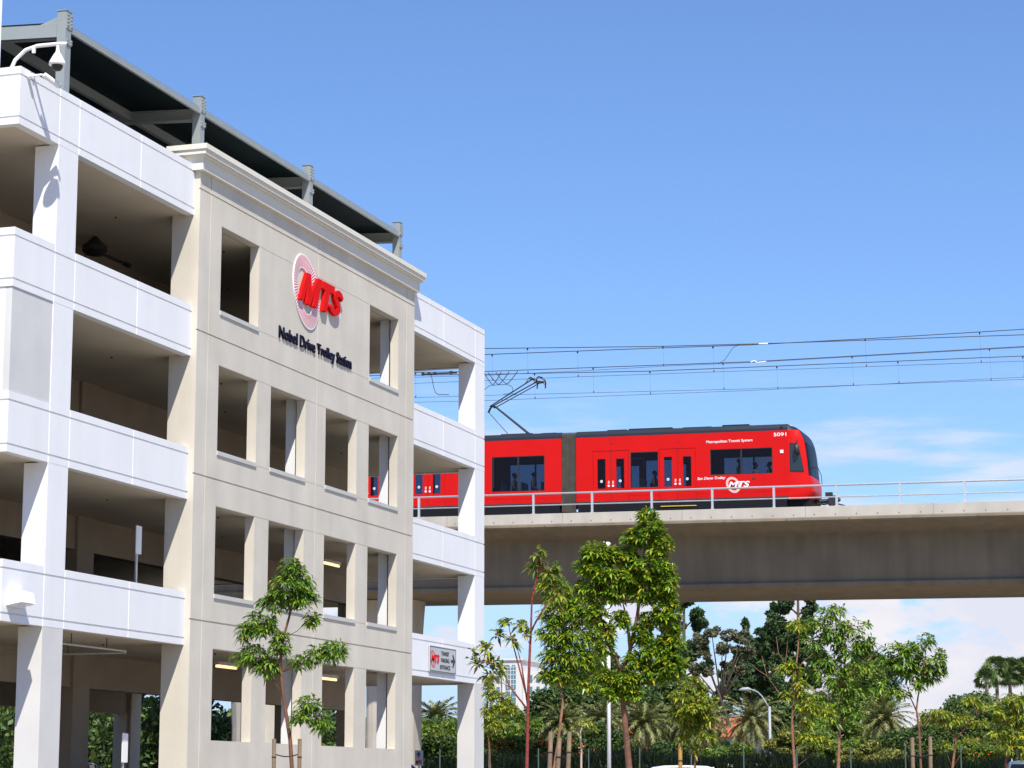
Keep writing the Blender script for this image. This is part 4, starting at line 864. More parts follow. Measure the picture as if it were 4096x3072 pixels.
T = {
't1':((46.07,19.98),[(0.0,0.96),(-0.06,1.68),(-0.22,2.64),(-0.29,3.32),(-0.24,3.81),(-0.09,4.4),(0.02,4.99),(0.01,5.48)],[[(-0.27,3.11),(0.14,3.27),(0.63,3.5),(0.92,3.6)],[(-0.11,2.04),(0.11,2.06),(0.33,2.26)],[(-0.27,3.23),(-0.59,3.32),(-0.94,3.47)],[(-0.21,3.86),(-0.46,4.11),(-0.76,4.2)]],[(-0.04,5.3,0.3,0.24),(-0.06,4.97,0.51,0.3),(0.12,4.69,0.41,0.2),(-0.42,4.6,0.32,0.24),(-0.71,4.15,0.37,0.3),(-1.05,3.96,0.2,0.18),(0.34,4.25,0.18,0.18),(-0.89,3.47,0.41,0.24),(-0.59,3.23,0.3,0.2),(-0.28,3.71,0.22,0.28),(0.14,3.34,0.26,0.14),(0.48,3.5,0.25,0.18),(0.84,3.57,0.28,0.24),(0.33,2.45,0.24,0.22),(0.16,2.18,0.26,0.14),(0.57,2.11,0.22,0.22)]),
't2':((24.75,7.96),[(0.0,0.71),(0.01,1.16),(0.02,1.71),(0.04,2.19),(0.05,2.34),(0.06,2.69),(0.13,2.99),(0.14,3.24)],[[(0.05,2.34),(0.11,2.47),(0.18,2.58),(0.3,2.73)],[(0.13,2.93),(0.19,3.02),(0.27,3.04)],[(0.01,1.61),(-0.09,1.99),(-0.17,2.29),(-0.2,2.44)],[(0.0,1.51),(-0.18,1.74),(-0.27,1.94),(-0.42,2.12)],[(0.01,1.56),(-0.05,1.96),(-0.1,2.17)],[(-0.27,1.94),(-0.39,2.0),(-0.52,2.01)]],[(0.14,3.21,0.07,0.07),(0.12,3.06,0.11,0.06),(0.27,3.04,0.11,0.08),(0.32,2.85,0.14,0.08),(0.3,2.73,0.12,0.09),(-0.2,2.45,0.07,0.06),(-0.32,2.31,0.07,0.06),(-0.13,2.26,0.06,0.06),(-0.05,2.45,0.07,0.06),(-0.44,2.18,0.08,0.06),(-0.59,2.09,0.06,0.05),(-0.54,2.0,0.05,0.05),(-0.38,2.04,0.07,0.07),(-0.29,1.96,0.07,0.06),(-0.01,2.34,0.05,0.05),(-0.39,1.89,0.08,0.05)]),
't3':((34.76,9.55),[(0.0,0.75),(-0.0,0.96),(-0.04,1.44),(-0.09,2.0),(-0.07,2.42),(0.03,2.74),(0.14,3.24),(0.21,3.75),(0.28,4.39)],[[(-0.07,2.28),(-0.16,2.56),(-0.33,2.84),(-0.47,3.47)],[(0.03,2.74),(-0.01,3.19),(-0.08,3.47)],[(-0.07,2.38),(0.3,2.63),(0.59,3.12)],[(-0.1,1.86),(0.08,2.07),(0.26,2.28)]],[(0.31,4.81,0.18,0.1),(0.36,4.64,0.23,0.11),(0.21,4.47,0.32,0.16),(0.5,4.32,0.21,0.2),(-0.07,4.18,0.28,0.2),(-0.46,4.22,0.26,0.18),(-0.64,4.0,0.18,0.17),(-0.4,3.93,0.25,0.2),(0.32,4.0,0.35,0.23),(-0.04,3.83,0.3,0.2),(0.6,3.82,0.17,0.27),(0.31,3.65,0.32,0.2),(-0.22,3.65,0.28,0.18),(-0.61,3.65,0.23,0.18),(0.59,3.33,0.21,0.27),(0.69,2.87,0.18,0.28),(0.62,2.48,0.28,0.23),(0.3,2.38,0.24,0.18),(-0.02,2.28,0.26,0.14),(-0.34,2.31,0.18,0.17),(-0.2,2.1,0.27,0.13),(0.05,2.1,0.18,0.11),(0.3,2.77,0.14,0.21),(-0.47,3.3,0.18,0.2),(-0.37,2.77,0.14,0.14),(0.16,3.01,0.16,0.13),(0.36,3.23,0.2,0.14),(-0.1,3.23,0.13,0.15),(0.25,2.97,0.12,0.13),(-0.3,3.02,0.13,0.14),(0.5,2.77,0.15,0.18),(0.1,2.6,0.2,0.12)]),
't4':((42.04,13.01),[(0.0,0.78),(0.02,1.04),(0.1,1.53),(0.19,2.27),(0.1,2.64),(0.14,2.89),(0.21,3.33),(0.27,3.85)],[[(0.12,2.78),(0.4,3.08),(0.66,3.33)],[(0.17,3.16),(-0.03,3.42),(-0.12,3.77)]],[(-0.03,4.44,0.29,0.19),(0.19,4.2,0.31,0.23),(0.06,3.89,0.31,0.23),(0.4,3.85,0.35,0.24),(0.62,4.02,0.28,0.23),(0.01,3.51,0.33,0.24),(0.4,3.42,0.36,0.26),(0.75,3.51,0.24,0.26),(0.05,3.12,0.31,0.19),(0.44,3.03,0.36,0.23),(0.78,2.99,0.21,0.23),(0.22,2.73,0.35,0.17),(0.61,2.61,0.26,0.17),(-0.12,2.78,0.19,0.16)]),
't5':((46.75,11.49),[(0.0,0.8),(0.04,1.44),(0.02,2.0),(0.04,2.55)],[[(0.01,1.81),(-0.19,2.04)],[(0.02,1.9),(0.25,2.13)]],[(0.03,2.76,0.28,0.15),(-0.16,2.55,0.32,0.19),(0.16,2.46,0.36,0.21),(-0.07,2.27,0.42,0.21),(0.25,2.11,0.28,0.19),(-0.28,2.14,0.23,0.15),(0.02,1.95,0.28,0.15),(-0.17,1.74,0.17,0.11),(0.25,1.72,0.23,0.11),(0.01,1.46,0.13,0.09)]),
't6':((44.42,8.97),[(0.0,0.78),(0.01,1.05),(-0.03,1.78),(-0.0,2.39),(0.05,2.8),(0.12,3.3),(0.15,3.83)],[[(-0.04,2.23),(-0.26,2.47),(-0.48,2.78),(-0.57,3.17)],[(-0.48,2.78),(-0.64,2.88),(-0.77,2.99)],[(-0.48,2.78),(-0.36,2.91),(-0.33,3.04)],[(0.04,2.82),(-0.13,3.01),(-0.09,3.3),(-0.05,3.64)],[(-0.11,2.95),(-0.26,3.22),(-0.29,3.52)],[(-0.02,1.73),(0.17,1.89),(0.33,2.04)],[(0.04,2.78),(0.2,3.04),(0.42,3.22)],[(-0.02,1.56),(0.26,1.63),(0.43,1.73)]],[(0.12,3.76,0.23,0.09),(-0.07,3.02,0.14,0.11),(0.06,2.87,0.16,0.12),(-0.2,2.88,0.07,0.07),(0.15,2.62,0.16,0.12),(0.19,2.45,0.21,0.11),(-0.12,2.43,0.11,0.09),(0.27,2.21,0.25,0.12),(0.53,2.15,0.23,0.14),(0.3,1.65,0.21,0.09),(0.52,1.56,0.16,0.09),(0.22,1.91,0.14,0.07)]),
't7':((45.67,8.37),[(0.0,0.79),(0.01,1.06),(0.05,1.91),(0.15,2.65),(0.2,3.49),(0.06,3.95)],[[(0.05,1.91),(-0.12,2.02),(-0.3,2.11)],[(0.16,2.74),(0.49,3.0),(0.67,3.18)],[(0.2,3.36),(-0.13,3.54),(-0.31,3.72)]],[(-0.03,4.1,0.31,0.13),(-0.26,3.86,0.31,0.16),(0.33,3.81,0.36,0.14),(0.55,3.5,0.25,0.18),(-0.04,3.59,0.36,0.2),(-0.45,3.5,0.25,0.2),(0.27,3.32,0.36,0.16),(-0.18,3.14,0.36,0.2),(-0.41,3.01,0.22,0.2),(0.63,3.32,0.13,0.11),(0.4,2.99,0.34,0.14),(-0.06,2.78,0.31,0.18),(0.39,2.6,0.31,0.14),(0.16,2.33,0.33,0.14),(-0.25,2.42,0.24,0.16),(-0.17,2.02,0.24,0.14),(0.33,2.16,0.25,0.13)]),
't8':((50.19,7.44),[(0.0,0.8),(-0.0,1.1),(-0.02,1.91),(-0.07,2.31),(-0.02,2.58),(0.03,2.82),(0.14,3.41)],[[(-0.07,2.31),(-0.16,2.55),(-0.25,2.92)],[(-0.03,1.86),(0.12,2.05),(0.24,2.19)],[(-0.16,2.58),(-0.54,2.82),(-0.79,2.92)],[(0.07,3.11),(0.3,3.36),(0.45,3.41)]],[(0.22,3.82,0.22,0.12),(0.02,3.68,0.26,0.12),(-0.46,3.64,0.33,0.1),(-0.23,3.49,0.35,0.16),(0.48,3.46,0.16,0.14),(-0.67,3.39,0.24,0.16),(-0.29,3.29,0.39,0.16),(0.17,3.29,0.39,0.18),(-0.1,3.1,0.41,0.14),(0.45,3.13,0.18,0.12),(0.24,3.0,0.22,0.12),(-0.7,2.84,0.33,0.2),(-0.43,2.71,0.24,0.14),(-0.01,2.9,0.2,0.12)]),
't9':((52.40,7.10),[(0.0,0.81),(0.02,1.12),(0.11,1.75),(0.31,1.99),(0.58,2.27),(0.73,2.39)],[[(0.11,1.75),(-0.04,1.96),(-0.19,2.11)],[(0.47,2.16),(0.27,2.23)],[(0.58,2.27),(0.54,2.56)]],[(-0.28,2.33,0.37,0.08),(-0.56,2.25,0.14,0.09),(-0.04,2.19,0.41,0.12),(0.27,2.21,0.25,0.1),(0.44,2.63,0.2,0.08),(0.66,2.49,0.14,0.08),(0.33,1.72,0.2,0.06),(-0.15,1.69,0.14,0.06),(0.67,2.11,0.25,0.07)]),
't10':((50.73,5.78),[(0.0,0.8),(0.05,1.28),(0.15,1.66),(0.27,2.14),(0.34,2.53)],[],[(0.24,2.53,0.33,0.14),(-0.11,2.3,0.32,0.12),(0.37,2.22,0.28,0.2),(0.05,2.09,0.3,0.12),(-0.1,1.85,0.33,0.11),(0.31,1.8,0.3,0.13),(0.11,1.55,0.28,0.12),(0.56,2.05,0.22,0.3),(0.44,1.47,0.2,0.16)]),
't11':((53.05,17.94),[(0.0,0.83),(-0.02,1.17),(-0.06,2.0),(-0.11,2.53),(-0.07,2.99)],[[(-0.06,1.91),(0.14,2.23),(0.33,2.5)]],[(-0.0,3.21,0.18,0.15),(-0.02,2.94,0.2,0.2),(0.28,2.8,0.22,0.15),(0.37,2.56,0.29,0.13),(-0.0,2.18,0.18,0.13),(0.26,2.23,0.2,0.11),(-0.08,2.56,0.15,0.18)]),
't12':((49.87,14.79),[(0.0,0.82),(0.01,1.51),(-0.01,1.91),(0.07,2.09)],[[(0.01,1.71),(-0.1,1.96)]],[(0.07,2.11,0.29,0.1),(-0.1,2.01,0.16,0.08),(0.23,1.99,0.16,0.08)]),
}
gy = 'young staked trees in the parking lot'
young_tree(T['t1'], 'young tree with a thin leaning trunk in front of the beige garage wall', 'leafA', 'bark', 0.050, 0.19, 0.052, 3.6, gy)
young_tree(T['t2'], 'sparse young tree with bright red stems and big leaves right of the garage corner', 'leafD', 'barkred', 0.022, 0.13, 0.040, 2.9, gy, nl=9)
young_tree(T['t3'], 'large dense glossy green tree beside the tall white pole', 'leafB', 'bark', 0.060, 0.13, 0.050, 3.6, gy, droop=0.3, nl=10)
young_tree(T['t4'], 'leafy tree with a curved pinkish trunk between the red-stemmed tree and the white pole', 'leafB', 'barkpink', 0.036, 0.145, 0.046, 3.2, gy, droop=0.4)
young_tree(T['t5'], 'short round yellow-green tree right of the large glossy tree', 'leafC', 'barkpink', 0.033, 0.145, 0.048, 2.6, gy)
young_tree(T['t6'], 'half bare tree with pale dead twigs and yellow leaves right of the curved street lamp', 'leafY', 'barkpink', 0.038, 0.15, 0.052, 2.8, gy, lr=0.26)
young_tree(T['t7'], 'tall airy green tree right of the half bare yellow tree', 'leafA', 'barkpink', 0.044, 0.175, 0.052, 2.5, gy)
young_tree(T['t8'], 'broad green tree between two stakes, left of the forked tree', 'leafA', 'bark', 0.036, 0.175, 0.052, 2.6, gy)
young_tree(T['t9'], 'low flat tree whose trunk forks to the right, near the right edge', 'leafC', 'barkpink', 0.036, 0.16, 0.046, 3.2, gy)
young_tree(T['t10'], 'bushy light green tree cut by the right edge behind the slate car', 'leafC', 'bark', 0.040, 0.16, 0.046, 2.6, gy)
young_tree(T['t11'], 'small light green tree hard against the right side of the garage', 'leafC', 'bark', 0.034, 0.14, 0.044, 2.4, gy)
young_tree(T['t12'], 'tiny pale-stemmed tree with one yellow-green tuft left of the white pole', 'leafC', 'twigpale', 0.035, 0.18, 0.036, 1.5, gy)
# bare twigs of the yellow tree
# stakes
def stake(lab, x, y, z, m='wood', lean=0.0):
    t = thing('tree_stake', lab, 'tree stake', (x, y, GZ), RT, 'wooden tree stakes')
    mb = MB(); mb.tube([(0, 0, -0.1), (lean*0.5, 0, (z-GZ)/2), (lean, 0, z-GZ)], [0.045, 0.043, 0.042], 10); mb.build('pole', m, t)
    b = MB(); b.tube([(lean*0.8+0.047*math.cos(a), 0.047*math.sin(a), (z-GZ)*0.78) for a in np.linspace(0, 6.3, 12)], 0.010, 4); b.build('rubber_tie', 'rubber', t)
stake('brown stake left of the tree in front of the beige wall', 45.94, 20.35, 1.11)
stake('brown stake right of the tree in front of the beige wall', 46.11, 19.84, 1.11)
stake('grey stake left of the curved pink trunk', 42.01, 13.10, 1.11, lean=0.06)
stake('thin grey stake leaning just beside the curved pink trunk', 42.03, 12.98, 1.0, lean=0.10)
stake('tan stake right of the curved pink trunk', 42.11, 12.78, 1.11, lean=0.07)
stake('golden stake below the short yellow-green tree', 46.66, 11.75, 0.98, 'woodgold')
stake('grey stake left of the broad green tree', 50.13, 7.60, 1.14)
stake('grey stake right of the broad green tree', 50.24, 7.26, 1.16, lean=0.02)
for lab, a, b in (('black rubber strap tying the broad green tree to its two stakes', (50.13, 7.6), (50.24, 7.26)), ('black rubber strap tying the leaning tree to its stakes by the beige wall', (45.94, 20.35), (46.11, 19.84))):
    WORLDB = True
    q = [(a[0]+(b[0]-a[0])*i/8, a[1]+(b[1]-a[1])*i/8, 0.80-0.06*math.sin(math.pi*i/8)) for i in range(9)]
    tag(MB().tube(q, 0.014, 5).build('tie_strap', 'rubber', None), lab, 'strap'); WORLDB = False
WORLDB = True
# ---------------------------------------------------------------- poles and lamps
t = thing('white_pole', 'tall slender white pole rising through the large glossy tree', 'pole', (72.21, 20.49, GZ))
MB().tube([(72.21, 20.49, GZ), (72.21, 20.49, 7.75)], 0.062, 14).build('pole', 'whitemetal', t, smooth=True)
m = MB(); m.lathe([(0.02, 7.72), (0.07, 7.78), (0.10, 7.85), (0.06, 7.89), (0.02, 7.90)], (72.21, 20.49, 0), 14); m.lathe([(0.05, 7.82), (0.07, 7.88), (0.03, 7.91)], (72.15, 20.62, 0), 10); m.build('camera_head', 'whitemetal', t, smooth=True)
MB().lathe([(0.15, GZ), (0.15, GZ+0.05), (0.08, GZ+0.12)], (72.21, 20.49, 0), 14).build('base', 'whitemetal', t)
t = thing('white_pole', 'white pole cut by the left edge of the photo in front of the garage corner', 'pole', (26.34, 15.92, -0.8))
MB().tube([(26.34, 15.935, -1.0), (26.34, 15.935, 11.5)], [0.14, 0.125], 20).build('pole', 'poleblue', t, smooth=True)
t = thing('street_lamp', 'grey street lamp with a curved arm under the viaduct', 'street lamp', (147.59, 31.32, GZ))
MB().tube([(147.59, 31.32, GZ), (147.59, 31.32, 5.35)], [0.10, 0.08], 12).build('pole', 'lampgrey', t, smooth=True)
MB().tube([(147.59, 31.32, 5.2), (147.5, 31.55, 5.65), (147.44, 31.78, 6.02), (147.35, 32.0, 6.25), (147.27, 32.25, 6.38), (147.2, 32.45, 6.42)], [0.055, 0.05, 0.045, 0.04, 0.04, 0.04], 10).build('arm', 'lampgrey', t, smooth=True)
m = MB(); m.tube([(147.22, 32.40, 6.42), (147.18, 32.6, 6.46), (147.1, 32.95, 6.44), (147.05, 33.15, 6.40)], [0.06, 0.12, 0.11, 0.04], 10); m.build('lamp_head', 'lampgrey', t, smooth=True)
# chain-link fence along X=88
t = thing('chain_link_fence', 'chain link fence on thin galvanised posts in front of the dark hedge', 'fence', (88, 10, GZ))
y = 40.0; zt = 1.62
while y > -30:
    MB().tube([(88, y, GZ), (88, y, zt+0.06)], 0.024, 8).build('post', 'postgreen', t); y -= 2.03
m = MB(); m.tube([(88, 40, GZ+0.1), (88, -30, GZ+0.1)], 0.008, 4); m.build('tension_wire', 'steel', t)
m = MB()
for i in range(0, 560, 2):
    y = 40 - i*0.125
    for s in (1, -1):
        y2 = y - s*1.1
        if -30 < y2 < 40: m.add([(88, y, GZ+0.1), (88, y+0.006, GZ+0.1), (88, y2+0.006, GZ+1.2), (88, y2, GZ+1.2)], [(0, 1, 2, 3)])
m.build('mesh', 'steel', t)
# ---------------------------------------------------------------- vehicles
def car(lab, loc, rz, paint, L_=4.6, Wd=1.82, H=1.62, rack=False, group=None):
    global WORLDB
    WORLDB = False
    t = thing('parked_car', lab, 'car', loc, rz, group)
    # stations along x (front at +x): (x, z bottom, z belt, half width)
    def loft(rows, nm, m, par=t, smooth=True):
        mb = MB(); n = len(rows[0]); vs = [p for r_ in rows for p in r_]
        mb.add(vs, [(i*n+j, i*n+j+1, (i+1)*n+j+1, (i+1)*n+j) for i in range(len(rows)-1) for j in range(n-1)] + [tuple(range(n)), tuple((len(rows)-1)*n+j for j in range(n))]); return mb.build(nm, m, par, smooth=smooth)
    w = Wd/2; zb = 0.28; belt = H*0.60
    body = []
    for x, zt, ww in ((-L_/2, belt*0.80, w*0.86), (-L_/2+0.12, belt*0.98, w*0.95), (-L_/2+0.5, belt, w), (0.2, belt, w), (L_/2-1.25, belt*0.98, w), (L_/2-0.5, belt*0.90, w*0.97), (L_/2-0.1, belt*0.76, w*0.90), (L_/2, belt*0.55, w*0.82)):
        body.append([(x, -ww*0.92, zb), (x, -ww, zb+0.18), (x, -ww, zt-0.12), (x, -ww*0.93, zt), (x, 0, zt+0.02), (x, ww*0.93, zt), (x, ww, zt-0.12), (x, ww, zb+0.18), (x, ww*0.92, zb)])
    loft(body, 'body', paint)
    xr0, xr1, xf, xb = -L_/2+0.75, 0.35, L_/2-1.15, -L_/2+0.18
    rw = w*0.70
    roof = []
    for x, z, ww in ((xr0-0.1, H-0.07, rw*0.94), (xr0+0.35, H-0.01, rw), (-0.4, H, rw*1.02), (xr1, H-0.03, rw), (xr1+0.18, H-0.08, rw*0.95)):
        roof.append([(x, -ww*1.06, z-0.07), (x, -ww, z-0.02), (x, -ww*0.5, z+0.008), (x, 0, z+0.015), (x, ww*0.5, z+0.008), (x, ww, z-0.02), (x, ww*1.06, z-0.07)])
    loft(roof, 'roof', paint)
    def quad(nm, a, m='carglass', par=t, th=0.0): mb = MB(); mb.add(a, [tuple(range(len(a)))]); return mb.build(nm, m, par, recalc=False)
    gw = w*0.92
    quad('windshield', [(xf, -gw*0.94, belt-0.01), (xf, gw*0.94, belt-0.01), (xr1+0.16, rw*0.94, H-0.10), (xr1+0.16, -rw*0.94, H-0.10)])
    quad('rear_window', [(xb, -gw*0.92, belt), (xr0-0.1, -rw*0.92, H-0.11), (xr0-0.1, rw*0.92, H-0.11), (xb, gw*0.92, belt)])
    for s in (-1, 1):
        quad('side_window', [(xb+0.1, s*gw, belt-0.01), (xr0, s*rw*1.05, H-0.10), (-0.3, s*rw*1.07, H-0.08), (-0.3, s*gw, belt-0.01)])
        quad('side_window', [(-0.22, s*gw, belt-0.01), (-0.22, s*rw*1.07, H-0.08), (xr1+0.1, s*rw*1.04, H-0.11), (xf-0.1, s*gw, belt-0.01)])
        m = MB()
        for a, b in (((xf, s*gw*0.96, belt-0.02), (xr1+0.17, s*rw*0.99, H-0.08)), ((xb, s*gw*0.95, belt-0.02), (xr0-0.08, s*rw*0.97, H-0.09)), ((-0.26, s*gw*1.0, belt-0.02), (-0.26, s*rw*1.07, H-0.07))): m.tube([a, b], 0.035, 6)
        m.build('pillar', paint, t)
        MB().box(xf-0.35, xf-0.15, min(s*w*1.0, s*(w+0.2)), max(s*w*1.0, s*(w+0.2)), belt-0.02, belt+0.13).build('mirror', paint, t)
        MB().box(L_/2-0.30, L_/2-0.02, min(s*w*0.5, s*w*0.88), max(s*w*0.5, s*w*0.88), belt*0.62, belt*0.78).build('headlight', 'lampglass', t)
        MB().box(-L_/2-0.02, -L_/2+0.15, min(s*w*0.6, s*w*0.9), max(s*w*0.6, s*w*0.9), belt*0.70, belt*0.90).build('taillight', 'tail', t)
        if rack: MB().tube([(xr0+0.1, s*rw*0.93, H-0.03), (xr0+0.2, s*rw*0.93, H+0.05), (xr1-0.15, s*rw*0.93, H+0.05), (xr1, s*rw*0.93, H-0.04)], 0.022, 6).build('roof_rail', 'galv', t)
        for x in (-L_*0.29, L_*0.31):
            wl_ = MB().lathe([(0.30, -0.11), (0.335, -0.09), (0.335, 0.09), (0.30, 0.11)], (x, s*(w-0.12), 0.335), 22, axis='y').build('wheel', 'rubber', t)
            MB().lathe([(0.21, -0.118), (0.21, 0.118)], (x, s*(w-0.12), 0.335), 16, axis='y').build('rim', 'galv', wl_)
    WORLDB = True
    return t
car('blue car parked at the garage entrance, only its roofline showing', (68.6, 26.6, GZ), R(-90), 'carblue', H=1.56)
car('white sport utility vehicle whose roof shows at the bottom edge below the golden stake', (87.6, 21.4, GZ), R(-72), 'carwhite', H=1.60, L_=4.7)
car('dark red car parked behind the garage, its roof just visible through the ground floor', (73.9, 40.2, GZ), R(20), 'darkred', H=1.62)
car('slate blue car with roof rails at the bottom right corner', (77.2, 7.95, GZ), R(186), 'carslate', H=1.60, rack=True)
# ---------------------------------------------------------------- background vegetation
WORLDB = False
def cloud_pts(n, c, r, shell=0.55):
    d = unit(rng.normal(0, 1, (n, 3))); s = rng.uniform(shell, 1.0, (n, 1))**0.7; return np.array(c) + d*s*np.array(r)
def leafy(name, lab, cat_, loc, blobs, dens, size, m, trunkpts=None, tr=0.3, bark='darkbark', group=None, flowers=None, stretch=1.3, flat=0.2, dropz=None, lump=0.45, nlump=14):
    """crown of many small leaf clusters gathered into sub-clumps inside each blob"""
    t = thing(name, lab, cat_, loc, RT, group); vs, fs, b = [], [], 0
    for (u, w, z, ru, rw, rz_) in blobs:
        k = max(4, int(nlump*(ru*rz_)**0.5/1.6)); cs = cloud_pts(k, (u, w, z), (ru*0.75, rw*0.75, rz_*0.78), 0.3)
        for c in cs:
            rr = lump*rng.uniform(0.6, 1.2); n = int(dens*rr*rr*34)
            P = cloud_pts(n, c, (ru*rr, rw*rr, rz_*rr), 0.25)
            v, f = tufts(P, size, flat, stretch=stretch); vs.append(v); fs.append(f+b); b += len(v)
    nf0 = sum(len(x) for x in fs)
    if flowers:
        P = np.concatenate([cloud_pts(flowers[0], (u, w-0.2, z), (ru, rw, rz_*1.02), 0.8) for (u, w, z, ru, rw, rz_) in blobs]); P = P[P[:, 2] > blobs[0][2]*flowers[2]]
        v, f = tufts(P, flowers[1], 0.0, stretch=1.0); vs.append(v); fs.append(f+b)
    o = npmesh('crown', np.concatenate(vs), np.concatenate(fs), m, t)
    if flowers:
        o.data.materials.append(M['flower']); mi = np.zeros(len(o.data.polygons), dtype=np.int32); mi[nf0:] = 1; o.data.polygons.foreach_set('material_index', mi)
    mb = MB()
    if trunkpts:
        for q, r0 in trunkpts: limb(mb, q, r0, r0*0.35, 7)
    else: mb.tube([(0, 0, -0.2), (0.1, 0, max(0.6, blobs[0][2]))], [tr, tr*0.5], 7)
    mb.build('trunk', bark, t, smooth=True)
    return t
Rt3 = np.array([math.sin(YAW), -math.cos(YAW)]); Hd = np.array([math.cos(YAW), math.sin(YAW)])
# conifers: name, base (x, y), [(u, z, ru, rz)...]
def pine(lab, x, y, lumps, size=0.26, dens=42, m='pine', gp='tall dark pines behind the viaduct'):
    zt = max(l[1] for l in lumps)
    return leafy('pine_tree', lab, 'tree', (x, y, GZ), [(u, rng.uniform(-.5, .5), z-GZ, ru, ru*0.9, rz_) for u, z, ru, rz_ in lumps], dens, size, m,
        trunkpts=[([(0, 0, -0.2), (0, 0, (zt-GZ)*0.6), (0.1, 0, zt-GZ)], 0.35)] + [([(0, 0, z-GZ-1.0), (u*0.6, 0, z-GZ-0.3), (u, 0, z-GZ)], 0.12) for u, z, ru, rz_ in lumps], group=gp, flat=0.0, stretch=1.3, lump=0.34, nlump=13)
# 1 photo pixel (2212 wide) at 255 m is about 0.05 m
pine('narrow conical dark pine left of the tallest pines', 255.05, 56.68, [(0, 18.2, 0.7, 0.9), (-0.3, 16.9, 1.2, 1.0), (0.5, 15.8, 1.3, 1.0), (-0.6, 14.6, 1.6, 1.1), (0.9, 13.6, 1.7, 1.1), (-1.2, 12.3, 1.7, 1.1), (1.3, 11.6, 1.6, 1.0), (-2.0, 11.0, 1.4, 0.9), (0.2, 10.2, 2.0, 1.0), (-3.0, 9.0, 1.8, 1.1), (2.2, 9.3, 1.4, .9)])
pine('tall dark pine left of the tallest one, its top just below the viaduct', 255.98, 53.84, [(0, 19.6, 0.9, 1.1), (0.2, 18.2, 1.5, 1.3), (-1.0, 16.8, 1.7, 1.2), (0.9, 16.2, 1.8, 1.4), (-1.6, 15.2, 1.7, 1.3), (0.7, 14.2, 2.0, 1.4), (-1.5, 13.2, 1.7, 1.2), (-0.2, 12.0, 2.2, 1.3), (1.4, 11.0, 1.8, 1.2), (-1.4, 10.4, 1.8, 1.0), (0.2, 9.0, 2.4, 1.2)])
pine('tallest dark pine rising behind the viaduct soffit', 256.85, 51.18, [(-1.4, 22.5, 1.2, 1.3), (1.3, 22.4, 1.1, 1.4), (-1.3, 20.4, 1.5, 1.4), (1.4, 20.2, 1.3, 1.4), (-1.6, 18.3, 1.5, 1.3), (0.8, 18.0, 1.6, 1.3), (-0.6, 16.4, 2.2, 1.3), (1.5, 15.0, 1.9, 1.4), (-1.2, 14.0, 1.9, 1.3), (0.6, 12.4, 2.4, 1.4), (-0.8, 11.0, 2.2, 1.2), (1.0, 9.4, 2.4, 1.3)])
pine('ragged dark pine half hidden behind the large glossy tree', 242.64, 60.6, [(0.0, 20.0, 1.4, 1.4), (1.2, 18.0, 1.6, 1.4), (-1.4, 17.5, 2.0, 1.6), (1.9, 15.6, 1.4, 1.2), (0.1, 14.4, 2.2, 1.6), (2.2, 13.0, 1.2, 1.0), (-2.0, 12.6, 2.2, 1.5), (0.8, 11.0, 2.2, 1.4), (-2.6, 9.6, 2.2, 1.4), (0.6, 8.2, 2.2, 1.3)])
pine('squat dark pine below the eucalyptus', 240.0, 53.0, [(-1.5, 11.8, 2.4, 1.3), (1.2, 12.2, 2.2, 1.3), (-0.2, 10.6, 2.8, 1.2), (-2.4, 9.6, 1.8, 1.0), (2.4, 10.4, 1.6, 1.0)])
pine('small dark pine in front of the red-roofed house', 190.0, 45.4, [(-0.3, 3.9, 1.2, 0.8), (0.8, 3.4, 1.2, 0.8), (-0.7, 2.8, 1.1, 0.6), (0.2, 4.6, 0.9, 0.7)], size=0.22, gp=None)
eu = [(-2.6, 14.6, 0.9, 0.9), (-1.4, 15.3, 1.1, 0.8), (0.2, 15.1, 1.2, 0.8), (1.6, 14.9, 1.1, 0.8), (-2.2, 13.2, 0.8, 0.8), (-0.4, 13.9, 1.0, 0.7), (1.3, 13.3, 1.0, 0.8), (2.4, 13.6, 0.7, 0.9), (-3.3, 12.0, 0.7, 0.9), (0.1, 12.2, 0.9, 0.7), (-1.7, 11.6, 0.8, 0.6), (-3.0, 10.8, .6, .8), (1.6, 11.8, .8, .6)]
leafy('eucalyptus_tree', 'sparse brownish eucalyptus with its branches showing against the clouds', 'tree', (225, 51.9, GZ), [(u, rng.uniform(-.8, .8), z-GZ, ru, ru, rz_) for u, z, ru, rz_ in eu], 15, 0.13, 'euc',
  trunkpts=[([(0.3, 0, -0.2), (0.2, 0, 6.5), (-0.3, 0, 8.6), (-1.0, 0, 10.6)], 0.28)] + [([(-0.6, 0, 9.2), ((u-0.6)/2, 0.2, (z+GZ+10)/2+0.3), (u, 0.2, z-GZ)], 0.10) for u, z, ru, rz_ in eu], flat=0.1, lump=0.36, nlump=22)
leafy('pine_tree', 'dark greyish conifer filling the gap left of the white pole', 'tree', (222, 63.2, GZ), [(u, 0, z-GZ, a, a, b) for u, z, a, b in ((0, 12.6, 1.4, 1.3), (-1.4, 11.0, 1.6, 1.3), (1.2, 10.8, 1.6, 1.3), (0, 9.2, 2.2, 1.4), (-1.8, 7.4, 2.0, 1.4), (1.6, 7.2, 2.0, 1.4), (0, 5.6, 2.6, 1.4))], 34, 0.20, 'euc', tr=0.3)
